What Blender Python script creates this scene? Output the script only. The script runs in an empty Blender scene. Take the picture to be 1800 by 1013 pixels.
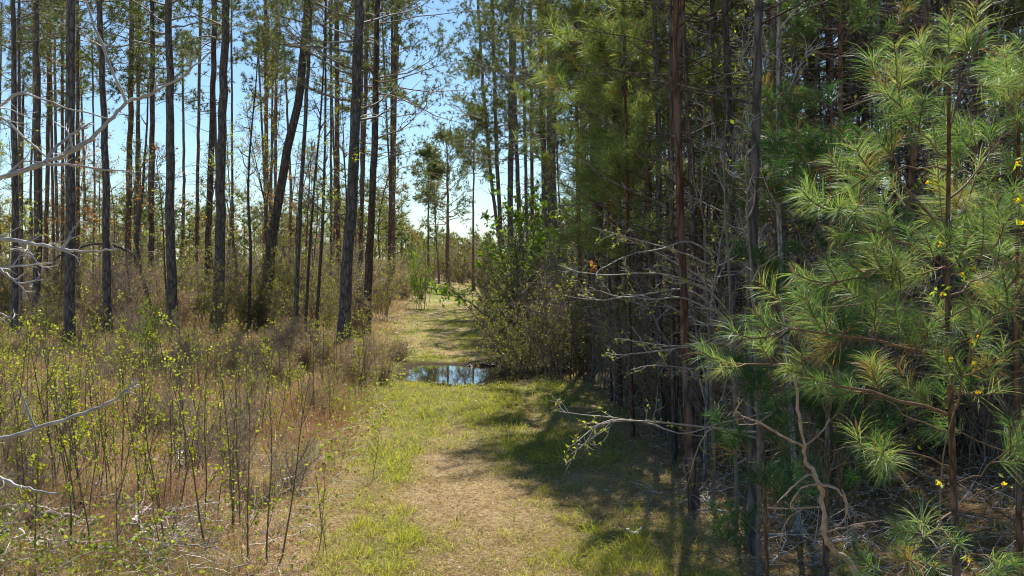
import bpy, math
import numpy as np
from mathutils import Vector

rad = math.radians
S = bpy.context.scene
COL = S.collection

# ------------------------------------------------------------------ camera, light, exposure
F = 1750.0          # focal length in photo pixels (photo 1800 wide)
H = 3.2             # eye height
HOR = 455.0         # horizon row in the photo
cam = bpy.data.cameras.new('camera'); cam_o = bpy.data.objects.new('camera', cam); COL.objects.link(cam_o)
cam.sensor_width = 36.0; cam.lens = 35.0; cam.shift_y = -(506.5 - HOR) / 1800.0
cam.clip_start = 0.1; cam.clip_end = 3000
cam_o.location = (0, 0, H); cam_o.rotation_euler = (rad(90), 0, 0)
S.camera = cam_o

SUN_AZ, SUN_EL = rad(9), rad(57)
world = bpy.data.worlds.new('World'); S.world = world; world.use_nodes = True
nt = world.node_tree; nt.nodes.clear()
sky = nt.nodes.new('ShaderNodeTexSky'); sky.sky_type = 'NISHITA'; sky.sun_disc = False
sky.sun_elevation = SUN_EL; sky.sun_rotation = SUN_AZ; sky.air_density = 1.0; sky.dust_density = 0.1; sky.ozone_density = 1.6
bg = nt.nodes.new('ShaderNodeBackground'); bg.inputs['Strength'].default_value = 0.075
wo = nt.nodes.new('ShaderNodeOutputWorld')
tint = nt.nodes.new('ShaderNodeMix'); tint.data_type = 'RGBA'; tint.blend_type = 'MULTIPLY'; tint.inputs[0].default_value = 1; tint.inputs[7].default_value = (0.82, 0.965, 1.06, 1)
nt.links.new(sky.outputs[0], tint.inputs[6]); nt.links.new(tint.outputs[2], bg.inputs[0]); nt.links.new(bg.outputs[0], wo.inputs[0])
sun = bpy.data.lights.new('sun', 'SUN'); sun.energy = 5.0; sun.angle = rad(0.5); sun.color = (1.0, 0.95, 0.86)
sun_o = bpy.data.objects.new('sun', sun); COL.objects.link(sun_o)
sd = Vector((math.sin(SUN_AZ) * math.cos(SUN_EL), math.cos(SUN_AZ) * math.cos(SUN_EL), math.sin(SUN_EL)))
sun_o.rotation_euler = sd.to_track_quat('Z', 'Y').to_euler(); sun_o.location = (20, 20, 40)
S.view_settings.view_transform = 'Standard'; S.view_settings.look = 'None'
S.view_settings.exposure = 0.92; S.view_settings.gamma = 1.0
S.render.engine = 'CYCLES'; S.cycles.pixel_filter_type = 'BLACKMAN_HARRIS'; S.cycles.filter_width = 1.1
S.cycles.max_bounces = 6; S.cycles.diffuse_bounces = 3; S.cycles.transmission_bounces = 4; S.cycles.glossy_bounces = 2

# ------------------------------------------------------------------ numpy helpers
R = np.random.default_rng(11)

def P(px, py, d):
    """world point seen at photo pixel (px,py) at depth d"""
    return np.array([(px - 900) / F * d, d, H + (HOR - py) / F * d])

def gd(py):
    """depth of the ground at photo row py"""
    return F * H / (py - HOR)

def nrm(v):
    return v / np.maximum(np.linalg.norm(v, axis=-1, keepdims=True), 1e-9)

def rsph(n, rg=None):
    rg = rg or R
    return nrm(rg.normal(size=(n, 3)))

def hash2(ix, iy, s):
    h = (ix.astype(np.int64) * 374761393 + iy.astype(np.int64) * 668265263 + s * 2147483) & 0x7fffffff
    h = ((h ^ (h >> 13)) * 1274126177) & 0x7fffffff
    return ((h ^ (h >> 16)) & 0xffff) / 65535.0

def vnoise(x, y, s=0):
    x = np.asarray(x, float); y = np.asarray(y, float)
    ix = np.floor(x); iy = np.floor(y); fx = x - ix; fy = y - iy
    fx = fx * fx * (3 - 2 * fx); fy = fy * fy * (3 - 2 * fy)
    a = hash2(ix, iy, s); b = hash2(ix + 1, iy, s); c = hash2(ix, iy + 1, s); d = hash2(ix + 1, iy + 1, s)
    return (a * (1 - fx) + b * fx) * (1 - fy) + (c * (1 - fx) + d * fx) * fy

def fbm(x, y, s=0, o=3):
    t = 0; a = 0.5; n = 0
    for i in range(o):
        t = t + a * vnoise(x * 2 ** i, y * 2 ** i, s + i * 7); n += a; a *= 0.5
    return t / n

# ---- terrain
PUX, PUY, PRX, PRY = -1.05, 28.0, 2.25, 2.6
def path_c(y):
    return np.interp(y, [5, 10, 23, 35, 53, 80, 102, 140], [0.15, 0.0, -0.5, -1.3, -2.9, -4.6, -5.2, -3.0])
def puddle_r(x, y):
    a = np.arctan2((y - PUY) / PRY, (x - PUX) / PRX)
    w = 1 + 0.10 * np.sin(3 * a + 1) + 0.07 * np.sin(5 * a + 2.4) + 0.04 * np.sin(9 * a)
    return np.sqrt(((x - PUX) / PRX) ** 2 + ((y - PUY) / PRY) ** 2) / w
def hgt(x, y):
    x = np.asarray(x, float); y = np.asarray(y, float)
    off = np.abs(x - path_c(y))
    z = (fbm(x * 0.5, y * 0.5, 3) - 0.5) * 0.10 * np.clip((off - 1.2) / 2, 0.25, 1)
    z = z + 0.05
    z = z - 0.05 * np.exp(-((off - 0.85) / 0.22) ** 2) * (y < 130)          # wheel ruts
    z = z + 0.25 * np.clip((off - 2.2) / 4, 0, 1) ** 1.2
    r = puddle_r(x, y)
    k = np.clip((1.45 - r) / 0.45, 0, 1); k = k * k * (3 - 2 * k)
    z = z * (1 - k) + k * (-0.02 + 0.03 * (vnoise(x * 5, y * 5, 9) - 0.5))
    z = z - 0.22 * np.clip(1.0 - r ** 2, 0, 1)
    m = np.exp(-(((x - PUX - 0.15) / 0.42) ** 2 + ((y - PUY - PRY * 0.95) / 0.5) ** 2)) * 0.10  # mud spit at the far shore
    return z + m

def ramp(t, cols):
    t = np.clip(t, 0, 1) * (len(cols) - 1); i = np.minimum(t.astype(int), len(cols) - 2); f = (t - i)[..., None]
    c = np.array(cols, float)
    return c[i] * (1 - f) + c[i + 1] * f

def green(x, y):
    """how green the ground cover is"""
    off = x - path_c(y)
    n = fbm(x * 0.9, y * 0.45, 21, 4)
    n2 = fbm(x * 2.6, y * 1.6, 33, 3)
    g = 0.13 + 0 * x
    g = g + 0.14 * np.exp(-(off / 2.2) ** 4) * np.clip((y - 12) / 8, 0.15, 1)
    g = g + 0.55 * np.exp(-((off + 1.45 + 0.02 * (y - 10)) / 0.42) ** 2) * np.clip((23 - y) / 4, 0, 1)
    g = g + 0.30 * np.exp(-((off - 1.1) / 0.8) ** 2) * np.clip((20 - y) / 4, 0, 1)
    g = g + 0.50 * np.exp(-(off / 2.3) ** 2) * np.clip((y - 15.5) / 5, 0, 1) * (0.45 + 0.55 * np.clip((62 - y) / 18, 0, 1))
    g = g - 0.28 * np.exp(-((np.abs(off) - 0.85) / 0.3) ** 2) * (y > 18)
    g = g + 0.28 * np.exp(-((off + 4.2) / 1.8) ** 2) * np.exp(-((y - 23) / 4) ** 2)
    g = g * np.clip(3.6 * n - 0.95, 0.08, 2.2) * (0.45 + 1.1 * n2)
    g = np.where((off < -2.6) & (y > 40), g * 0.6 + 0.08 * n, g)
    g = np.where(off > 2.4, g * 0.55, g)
    return np.clip(g * 1.35, 0, 1)

class MB:
    """collects geometry, then links it as ONE mesh object"""
    def __init__(self): self.v = []; self.f3 = []; self.f4 = []; self.c = []; self.n = 0
    def add(self, v, f3=None, f4=None, c=(0.5, 0.5, 0.5)):
        v = np.asarray(v, np.float32).reshape(-1, 3)
        if f3 is not None and len(f3): self.f3.append(np.asarray(f3, np.int64) + self.n)
        if f4 is not None and len(f4): self.f4.append(np.asarray(f4, np.int64) + self.n)
        c = np.asarray(c, np.float32)
        if c.ndim == 1: c = np.broadcast_to(c, (len(v), 3))
        self.v.append(v); self.c.append(c); self.n += len(v)
    def tubes(self, Pt, Rd, sides=3, c=(0.5, 0.5, 0.5), cap=False):
        Pt = np.asarray(Pt, float); Rd = np.asarray(Rd, float)
        if Pt.ndim == 2: Pt = Pt[None]; Rd = Rd[None]
        M, K, _ = Pt.shape
        if M == 0: return
        T = np.empty_like(Pt); T[:, 1:-1] = Pt[:, 2:] - Pt[:, :-2]; T[:, 0] = Pt[:, 1] - Pt[:, 0]; T[:, -1] = Pt[:, -1] - Pt[:, -2]
        T = nrm(T)
        mt = nrm(Pt[:, -1] - Pt[:, 0])
        ref = np.where(np.abs(mt[:, 2:3]) > 0.8, np.array([[1., 0, 0]]), np.array([[0, 0, 1.]]))[:, None, :]
        A = nrm(np.cross(T, ref)); B = np.cross(T, A)
        an = np.arange(sides) * 2 * np.pi / sides
        V = Pt[:, :, None, :] + Rd[:, :, None, None] * (np.cos(an)[None, None, :, None] * A[:, :, None, :] + np.sin(an)[None, None, :, None] * B[:, :, None, :])
        idx = np.arange(M * K * sides).reshape(M, K, sides)
        a = idx[:, :-1]; b = np.roll(idx, -1, axis=2)[:, :-1]; c2 = np.roll(idx, -1, axis=2)[:, 1:]; d = idx[:, 1:]
        q = np.stack([a, b, c2, d], -1).reshape(-1, 4)
        cc = np.asarray(c, float)
        if cc.ndim == 2: cc = np.repeat(cc, K * sides, axis=0)
        self.add(V.reshape(-1, 3), None, q, cc)
    def tri(self, base, dr, L, w, c):
        """single-triangle blades"""
        M = len(base); s = nrm(np.cross(dr, rsph(M))) * (np.asarray(w).reshape(-1, 1) * 0.5)
        V = np.stack([base - s, base + s, base + dr * np.asarray(L).reshape(-1, 1)], 1)
        self.add(V.reshape(-1, 3), np.arange(M * 3).reshape(M, 3), None, np.repeat(c, 3, axis=0))
    def blades(self, base, dr, L, w, c, droop=0.3):
        """bent two-segment blades"""
        M = len(base); L = np.asarray(L).reshape(-1, 1) * np.ones((M, 1)); w = np.asarray(w).reshape(-1, 1) * np.ones((M, 1))
        s = nrm(np.cross(dr, rsph(M))) * w * 0.5
        mid = base + dr * L * 0.55
        hz = nrm(dr * np.array([1, 1, 0]) + rsph(M) * 0.2 * np.array([1, 1, 0]))
        tip = mid + nrm(dr + hz * droop + np.array([0, 0, -1.]) * droop) * L * 0.45
        V = np.stack([base - s, base + s, mid + s * 0.8, mid - s * 0.8, tip], 1)
        i = np.arange(M)[:, None] * 5
        self.add(V.reshape(-1, 3), i + np.array([[3, 2, 4]]), i + np.array([[0, 1, 2, 3]]), np.repeat(c, 5, axis=0))
    def leaves(self, p, size, c, asp=0.55, nz=None):
        M = len(p)
        if M == 0: return
        a = rsph(M); b = nrm(np.cross(a, rsph(M) if nz is None else nz)); size = np.asarray(size).reshape(-1, 1) * np.ones((M, 1))
        t = nrm(np.cross(a, b))
        V = np.stack([p, p + a * size * .5 + b * size * asp * .5 + t * size * .08, p + a * size, p + a * size * .5 - b * size * asp * .5 + t * size * .08], 1)
        self.add(V.reshape(-1, 3), None, np.arange(M * 4).reshape(M, 4), np.repeat(c, 4, axis=0))
    def mesh(self, name, mat, smooth=True):
        v = np.concatenate(self.v) if self.v else np.zeros((0, 3), np.float32)
        me = bpy.data.meshes.new(name)
        f3 = np.concatenate(self.f3) if self.f3 else np.zeros((0, 3), np.int64)
        f4 = np.concatenate(self.f4) if self.f4 else np.zeros((0, 4), np.int64)
        me.vertices.add(len(v)); me.vertices.foreach_set('co', v.ravel())
        nl = f3.size + f4.size
        me.loops.add(nl); me.polygons.add(len(f3) + len(f4))
        me.loops.foreach_set('vertex_index', np.concatenate([f3.ravel(), f4.ravel()]).astype(np.int32))
        st = np.concatenate([np.arange(len(f3)) * 3, f3.size + np.arange(len(f4)) * 4]).astype(np.int32)
        me.polygons.foreach_set('loop_start', st)
        me.polygons.foreach_set('use_smooth', np.full(len(st), smooth))
        me.update(calc_edges=True)
        c = np.ones((len(v), 4), np.float32); c[:, :3] = np.concatenate(self.c) if self.c else 0
        at = me.color_attributes.new('Col', 'FLOAT_COLOR', 'POINT'); at.data.foreach_set('color', c.ravel())
        me.materials.append(mat)
        return me
    def build(self, name, mat, parent=None, smooth=True):
        o = bpy.data.objects.new(name, self.mesh(name, mat, smooth)); COL.objects.link(o)
        if parent is not None: o.parent = parent
        return o

def tag(o, label=None, cat=None, group=None, kind=None):
    if label: o['label'] = label
    if cat: o['category'] = cat
    if group: o['group'] = group
    if kind: o['kind'] = kind
    return o

def empty(name, loc, label, cat, group=None, rz=0, sc=None):
    o = bpy.data.objects.new(name, None); COL.objects.link(o); o.location = loc; o.rotation_euler = (0, 0, rz)
    o.empty_display_size = 0.2
    if sc is not None: o.scale = sc
    return tag(o, label, cat, group)

def copy_thing(root, loc, rz=0, sc=(1, 1, 1), label=None, cat=None, group=None, tilt=(0, 0)):
    r = root.copy(); COL.objects.link(r); r.location = loc; r.rotation_euler = (tilt[0], tilt[1], rz); r.scale = sc
    if label: r['label'] = label
    if cat: r['category'] = cat
    if group: r['group'] = group
    for ch in root.children:
        c = ch.copy(); COL.objects.link(c); c.parent = r
    return r

# ------------------------------------------------------------------ materials
def mk(name):
    m = bpy.data.materials.new(name); m.use_nodes = True; t = m.node_tree; t.nodes.clear()
    return m, t, (lambda k: t.nodes.new(k)), t.links.new

def leaf_mat(name, trans=0.4, rough=0.45, spec=0.4, tcol=(1.0, 1.0, 0.6), tb=1.5):
    m, t, N, L = mk(name)
    at = N('ShaderNodeVertexColor'); at.layer_name = 'Col'
    pr = N('ShaderNodeBsdfPrincipled'); pr.inputs['Roughness'].default_value = rough; pr.inputs['Specular IOR Level'].default_value = spec
    tr = N('ShaderNodeBsdfTranslucent'); mul = N('ShaderNodeMix'); mul.data_type = 'RGBA'; mul.blend_type = 'MULTIPLY'; mul.inputs[0].default_value = 1
    mul.inputs[7].default_value = (tcol[0] * tb, tcol[1] * tb, tcol[2] * tb, 1)
    mx = N('ShaderNodeMixShader'); mx.inputs[0].default_value = trans; o = N('ShaderNodeOutputMaterial')
    L(at.outputs[0], pr.inputs['Base Color']); L(at.outputs[0], mul.inputs[6]); L(mul.outputs[2], tr.inputs[0])
    L(pr.outputs[0], mx.inputs[1]); L(tr.outputs[0], mx.inputs[2]); L(mx.outputs[0], o.inputs[0])
    return m

def bark_mat(name, scale=(14, 14, 3.0), bump=0.6, rough=0.85, lo=0.45, hi=1.5, dist=0.03):
    m, t, N, L = mk(name)
    at = N('ShaderNodeVertexColor'); at.layer_name = 'Col'
    tc = N('ShaderNodeTexCoord'); mp = N('ShaderNodeMapping'); mp.inputs['Scale'].default_value = scale
    nz = N('ShaderNodeTexNoise'); nz.inputs['Scale'].default_value = 1; nz.inputs['Detail'].default_value = 6; nz.inputs['Roughness'].default_value = 0.65
    vo = N('ShaderNodeTexVoronoi'); vo.inputs['Scale'].default_value = 1.0; vo.feature = 'DISTANCE_TO_EDGE'
    L(tc.outputs['Object'], mp.inputs[0]); L(mp.outputs[0], nz.inputs[0])
    ad = N('ShaderNodeMix'); ad.data_type = 'RGBA'; ad.inputs[0].default_value = 0.25; L(mp.outputs[0], ad.inputs[6]); L(nz.outputs['Color'], ad.inputs[7]); L(ad.outputs[2], vo.inputs[0])
    mr = N('ShaderNodeMapRange'); mr.inputs['From Min'].default_value = 0.25; mr.inputs['From Max'].default_value = 0.75
    mr.inputs['To Min'].default_value = lo; mr.inputs['To Max'].default_value = hi
    L(nz.outputs[0], mr.inputs[0])
    vr = N('ShaderNodeMapRange'); vr.inputs['From Min'].default_value = 0.0; vr.inputs['From Max'].default_value = 0.22; vr.inputs['To Min'].default_value = 0.35; vr.inputs['To Max'].default_value = 1.0
    L(vo.outputs['Distance'], vr.inputs[0])
    mm = N('ShaderNodeMath'); mm.operation = 'MULTIPLY'; L(mr.outputs[0], mm.inputs[0]); L(vr.outputs[0], mm.inputs[1])
    mul = N('ShaderNodeVectorMath'); mul.operation = 'SCALE'; L(at.outputs[0], mul.inputs[0]); L(mm.outputs[0], mul.inputs['Scale'])
    # patches of lichen / redder plates
    n2 = N('ShaderNodeTexNoise'); n2.inputs['Scale'].default_value = 0.9; n2.inputs['Detail'].default_value = 3; L(tc.outputs['Object'], n2.inputs[0])
    hs = N('ShaderNodeHueSaturation'); L(mul.outputs[0], hs.inputs['Color'])
    r2 = N('ShaderNodeMapRange'); r2.inputs['From Min'].default_value = 0.35; r2.inputs['From Max'].default_value = 0.65; r2.inputs['To Min'].default_value = 0.55; r2.inputs['To Max'].default_value = 1.35
    L(n2.outputs[0], r2.inputs[0]); L(r2.outputs[0], hs.inputs['Saturation'])
    pr = N('ShaderNodeBsdfPrincipled'); pr.inputs['Roughness'].default_value = rough; pr.inputs['Specular IOR Level'].default_value = 0.2
    L(hs.outputs[0], pr.inputs['Base Color'])
    bp = N('ShaderNodeBump'); bp.inputs['Strength'].default_value = bump; bp.inputs['Distance'].default_value = dist
    L(mm.outputs[0], bp.inputs['Height']); L(bp.outputs[0], pr.inputs['Normal'])
    o = N('ShaderNodeOutputMaterial'); L(pr.outputs[0], o.inputs[0])
    return m

def twig_mat(name, rough=0.7, spec=0.3):
    m, t, N, L = mk(name)
    at = N('ShaderNodeVertexColor'); at.layer_name = 'Col'
    tc = N('ShaderNodeTexCoord'); nz = N('ShaderNodeTexNoise'); nz.inputs['Scale'].default_value = 22; nz.inputs['Detail'].default_value = 3
    L(tc.outputs['Object'], nz.inputs[0])
    mr = N('ShaderNodeMapRange'); mr.inputs['From Min'].default_value = 0.3; mr.inputs['From Max'].default_value = 0.7; mr.inputs['To Min'].default_value = 0.6; mr.inputs['To Max'].default_value = 1.35
    L(nz.outputs[0], mr.inputs[0])
    mul = N('ShaderNodeVectorMath'); mul.operation = 'SCALE'; L(at.outputs[0], mul.inputs[0]); L(mr.outputs[0], mul.inputs['Scale'])
    pr = N('ShaderNodeBsdfPrincipled'); pr.inputs['Roughness'].default_value = rough; pr.inputs['Specular IOR Level'].default_value = spec
    L(mul.outputs[0], pr.inputs['Base Color']); o = N('ShaderNodeOutputMaterial'); L(pr.outputs[0], o.inputs[0])
    return m

def ground_mat():
    m, t, N, L = mk('ground_litter')
    at = N('ShaderNodeVertexColor'); at.layer_name = 'Col'
    tc = N('ShaderNodeTexCoord')
    n1 = N('ShaderNodeTexNoise'); n1.inputs['Scale'].default_value = 28; n1.inputs['Detail'].default_value = 8; n1.inputs['Roughness'].default_value = 0.75; n1.inputs['Distortion'].default_value = 1.2
    n2 = N('ShaderNodeTexNoise'); n2.inputs['Scale'].default_value = 3.5; n2.inputs['Detail'].default_value = 5; n2.inputs['Roughness'].default_value = 0.6
    vo = N('ShaderNodeTexVoronoi'); vo.inputs['Scale'].default_value = 45
    for n in (n1, n2, vo): L(tc.outputs['Object'], n.inputs[0])
    a = N('ShaderNodeMapRange'); a.inputs['From Min'].default_value = 0.3; a.inputs['From Max'].default_value = 0.7; a.inputs['To Min'].default_value = 0.35; a.inputs['To Max'].default_value = 1.7; L(n1.outputs[0], a.inputs[0])
    b = N('ShaderNodeMapRange'); b.inputs['From Min'].default_value = 0.3; b.inputs['From Max'].default_value = 0.7; b.inputs['To Min'].default_value = 0.65; b.inputs['To Max'].default_value = 1.3; L(n2.outputs[0], b.inputs[0])
    c = N('ShaderNodeMapRange'); c.inputs['From Min'].default_value = 0; c.inputs['From Max'].default_value = 1; c.inputs['To Min'].default_value = 0.75; c.inputs['To Max'].default_value = 1.25
    sp = N('ShaderNodeSeparateColor'); L(vo.outputs['Color'], sp.inputs[0]); L(sp.outputs[0], c.inputs[0])
    m1 = N('ShaderNodeMath'); m1.operation = 'MULTIPLY'; L(a.outputs[0], m1.inputs[0]); L(b.outputs[0], m1.inputs[1])
    m2 = N('ShaderNodeMath'); m2.operation = 'MULTIPLY'; L(m1.outputs[0], m2.inputs[0]); L(c.outputs[0], m2.inputs[1])
    mul = N('ShaderNodeVectorMath'); mul.operation = 'SCALE'; L(at.outputs[0], mul.inputs[0]); L(m2.outputs[0], mul.inputs['Scale'])
    pr = N('ShaderNodeBsdfPrincipled'); pr.inputs['Roughness'].default_value = 0.95; pr.inputs['Specular IOR Level'].default_value = 0.1
    L(mul.outputs[0], pr.inputs['Base Color'])
    bp = N('ShaderNodeBump'); bp.inputs['Strength'].default_value = 0.7; bp.inputs['Distance'].default_value = 0.03; L(m2.outputs[0], bp.inputs['Height']); L(bp.outputs[0], pr.inputs['Normal'])
    o = N('ShaderNodeOutputMaterial'); L(pr.outputs[0], o.inputs[0])
    return m

def water_mat():
    m, t, N, L = mk('puddle_water')
    tc = N('ShaderNodeTexCoord'); nz = N('ShaderNodeTexNoise'); nz.inputs['Scale'].default_value = 7; nz.inputs['Detail'].default_value = 2; L(tc.outputs['Object'], nz.inputs[0])
    bp = N('ShaderNodeBump'); bp.inputs['Strength'].default_value = 0.03; bp.inputs['Distance'].default_value = 0.01; L(nz.outputs[0], bp.inputs['Height'])
    pr = N('ShaderNodeBsdfPrincipled'); pr.inputs['Base Color'].default_value = (0.022, 0.017, 0.010, 1); pr.inputs['Roughness'].default_value = 0.015; pr.inputs['IOR'].default_value = 1.6; pr.inputs['Specular IOR Level'].default_value = 0.9
    L(bp.outputs[0], pr.inputs['Normal']); o = N('ShaderNodeOutputMaterial'); L(pr.outputs[0], o.inputs[0])
    return m

M_needle = leaf_mat('pine_needles', 0.38, 0.5, 0.45, (1.0, 1.0, 0.45), 2.0)
M_needle_far = leaf_mat('pine_needles_matte', 0.35, 0.5, 0.35, (1.0, 1.0, 0.5), 1.3)
M_leaf = leaf_mat('young_leaves', 0.5, 0.45, 0.4, (1.0, 1.0, 0.3), 1.7)
M_grass = leaf_mat('grass_blades', 0.45, 0.55, 0.3, (1.0, 1.0, 0.35), 1.6)
M_dry = leaf_mat('dry_grass_blades', 0.35, 0.6, 0.25, (1.0, 0.85, 0.6), 1.2)
M_bark = bark_mat('pine_bark'); M_bark_thin = bark_mat('sapling_bark', (30, 30, 8), 0.4, 0.8, 0.6, 1.4, 0.01)
M_twig = twig_mat('twig_bark'); M_dead = twig_mat('dead_wood', 0.55, 0.4)
M_ground = ground_mat(); M_water = water_mat()
M_mud = bark_mat('wet_mud', (9, 9, 9), 0.9, 0.35, 0.4, 1.4, 0.03)

# ------------------------------------------------------------------ ground, water
def axis_pts(lo, hi, step, far_lo, far_hi, n):
    mid = np.arange(lo, hi + 1e-6, step)
    k = np.linspace(0, 1, n + 1)[1:]
    a = hi + (far_hi - hi) * k ** 3 + step * 3 * k; b = lo - ((lo - far_lo) * k ** 3 + step * 3 * k)
    return np.concatenate([b[::-1], mid, a])
gx = axis_pts(-14, 12, 0.13, -1400, 1400, 60); gy = axis_pts(6, 60, 0.17, -300, 1800, 90)
X, Y = np.meshgrid(gx, gy); X = X.ravel(); Y = Y.ravel()
Z = hgt(X, Y)
g = green(X, Y); n = fbm(X * 0.6, Y * 0.4, 51, 4)
off = X - path_c(Y)
dry = ramp(n, [(0.25, 0.165, 0.09), (0.40, 0.30, 0.165), (0.50, 0.41, 0.25)])
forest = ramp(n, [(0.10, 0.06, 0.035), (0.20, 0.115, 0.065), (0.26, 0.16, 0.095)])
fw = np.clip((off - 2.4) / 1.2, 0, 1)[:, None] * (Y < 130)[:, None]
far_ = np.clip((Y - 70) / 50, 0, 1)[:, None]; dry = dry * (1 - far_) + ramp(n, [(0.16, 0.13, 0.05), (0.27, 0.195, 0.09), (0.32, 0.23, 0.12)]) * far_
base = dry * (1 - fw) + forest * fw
gc = ramp(fbm(X * 1.3, Y, 61, 3), [(0.10, 0.13, 0.025), (0.2, 0.22, 0.045)])
gm = np.clip(g * 1.1, 0, 1)[:, None]
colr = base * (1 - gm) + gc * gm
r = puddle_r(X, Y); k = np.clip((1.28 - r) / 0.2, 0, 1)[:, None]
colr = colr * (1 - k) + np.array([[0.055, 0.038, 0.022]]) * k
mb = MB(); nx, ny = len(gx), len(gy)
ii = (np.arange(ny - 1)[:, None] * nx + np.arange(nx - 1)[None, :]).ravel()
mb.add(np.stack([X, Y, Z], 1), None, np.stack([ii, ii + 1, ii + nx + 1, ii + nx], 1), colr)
tag(mb.build('ground', M_ground), 'leaf littered forest ground with a grassy two rut trail', kind='structure')
mb = MB(); an = np.linspace(0, 2 * np.pi, 48, endpoint=False)
ring = np.stack([PUX + PRX * 1.35 * np.cos(an), PUY + PRY * 1.35 * np.sin(an), np.full(48, -0.045)], 1)
mb.add(np.vstack([ring, [[PUX, PUY, -0.045]]]), np.stack([np.arange(48), (np.arange(48) + 1) % 48, np.full(48, 48)], 1), None)
tag(mb.build('puddle_water', M_water), 'shallow rain puddle reflecting the sky across the trail', kind='structure')

# ------------------------------------------------------------------ vectorised growth
def interp_on(Pt, idx, t):
    K = Pt.shape[1]; u = t * (K - 1); i = np.minimum(u.astype(int), K - 2); f = (u - i)[:, None]
    a = Pt[idx, i]; b = Pt[idx, i + 1]
    return a * (1 - f) + b * f, nrm(b - a)

def grow(start, dr, L, K=5, wob=0.15, up=0.0, rg=None):
    """polylines from start in dr with random wander and upward (or downward) bending"""
    rg = rg or R; M = len(start); L = np.asarray(L) * np.ones(M); st = (L / (K - 1))[:, None]
    out = np.empty((M, K, 3)); out[:, 0] = start; d = nrm(dr)
    for k in range(1, K):
        d = nrm(d + rg.normal(size=(M, 3)) * wob + np.array([0, 0, up]))
        out[:, k] = out[:, k - 1] + d * st
    return out

def side(Pt, n, t0, t1, ang, L, K=4, wob=0.15, up=0.0, rg=None, grad=0.5, idx=None, flat=False):
    """n side shoots off polylines Pt"""
    rg = rg or R; M = Pt.shape[0]
    if idx is None: idx = rg.integers(0, M, n)
    n = len(idx)
    t = rg.uniform(t0, t1, n); s, T = interp_on(Pt, idx, t)
    q = rsph(n, rg)
    if flat: q = q * np.array([1, 1, 0.35])
    per = nrm(np.cross(T, np.cross(q, T)) + 1e-6)
    a = np.asarray(ang) * rg.uniform(0.75, 1.25, n); d = T * np.cos(a)[:, None] + per * np.sin(a)[:, None]
    Ls = np.asarray(L) * rg.uniform(0.55, 1.2, n) * (1 - grad * (t - t0) / max(t1 - t0, 1e-3))
    return grow(s, d, Ls, K, wob, up, rg), idx, t

def lin(a, b, K): return np.linspace(a, b, K)

NEEDLE_FAR = [(0.055, 0.085, 0.03), (0.11, 0.14, 0.04), (0.20, 0.22, 0.07)]
NEEDLE_NEAR = [(0.035, 0.08, 0.028), (0.085, 0.16, 0.05), (0.18, 0.26, 0.10), (0.30, 0.30, 0.14)]
SPRING = [(0.19, 0.23, 0.03), (0.31, 0.34, 0.05), (0.27, 0.24, 0.05)]
OLIVE = [(0.07, 0.09, 0.025), (0.13, 0.15, 0.04), (0.20, 0.20, 0.06), (0.20, 0.13, 0.07)]

def tufts(mb, p, axis, n, L, w, pal, spread=0.9, tri=True):
    """needle tufts: n needles each, at p along axis"""
    M = len(p); b = np.repeat(p, n, 0); ax = np.repeat(axis, n, 0)
    d = nrm(ax * 0.7 + rsph(M * n) * spread)
    cc = ramp(np.clip(np.repeat(R.uniform(0, 1, M), n) * 0.65 + R.uniform(0, 0.4, M * n), 0, 1), pal)
    (mb.tri if tri else mb.blades)(b, d, R.uniform(0.7, 1.15, M * n) * L, w, cc)

def shoot_needles(mb, Pt, n, L, w, pal, cover=0.75, fwd=0.75, droop=0.35):
    """long needles clothing the outer part of shoots Pt (M,K,3)"""
    M = Pt.shape[0]; idx = np.repeat(np.arange(M), n); t = 1 - cover * R.uniform(0, 1, M * n) ** 1.3
    p, T = interp_on(Pt, idx, np.clip(t, 0, 1))
    q = rsph(M * n); per = nrm(q - T * (q * T).sum(1, keepdims=True))
    f = fwd + 0.5 * R.uniform(-0.4, 0.8, M * n)[:, None] * np.clip(t - 0.2, 0, 1)[:, None]
    d = nrm(T * f + per)
    tone = np.repeat(R.uniform(0, 1, M), n) * 0.55 + R.uniform(0, 0.5, M * n)
    cc = ramp(tone, pal)
    old = (R.random(M * n) < 0.03) | (np.repeat(R.random(M) < 0.05, n) & (R.random(M * n) < 0.5)); cc[old] = np.array([0.30, 0.17, 0.07])
    kp = R.random(M * n) < np.repeat(R.uniform(0.35, 1.0, M), n); ls = np.repeat(R.uniform(0.68, 1.12, M), n) * R.uniform(0.75, 1.1, M * n) * L
    mb.blades(p[kp], d[kp], ls[kp], w, cc[kp], droop)

# ------------------------------------------------------------------ traced and filler trees
def zone(x, y):
    px = x / y * F + 900
    if x < path_c(y):
        zs = [(130, 'by the leftmost dark trunks'), (215, 'by the sprout footed trunk'), (335, 'by the big blue grey trunk'), (440, 'by the wide based trunk'), (540, 'by the leaning pine'), (640, 'by the largest left trunk'), (9999, 'at the left verge')]
        rows = [(14, 'in the foreground'), (20, 'in mid clearing'), (31, 'by the tree line'), (48, 'among first trunks'), (70, 'behind first trunks'), (9999, 'far back')]
    else:
        zs = [(900, 'at the right verge'), (1000, 'in the trailside thicket'), (1080, 'by the thickest black trunk'), (1175, 'under the pale dead boughs'), (1260, 'by the reddish curved pine'), (1345, 'by the dark pole trunk'), (1450, 'by the pale smooth stem'), (1640, 'left behind the near pine'), (9999, 'right behind the near pine')]
        rows = [(15, 'in the front row'), (21, 'in the second row'), (30, 'in the middle rows'), (44, 'in the back rows'), (9999, 'far back')]
    return next(t for v, t in rows if y < v) + ' ' + next(t for v, t in zs if px < v)
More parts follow.
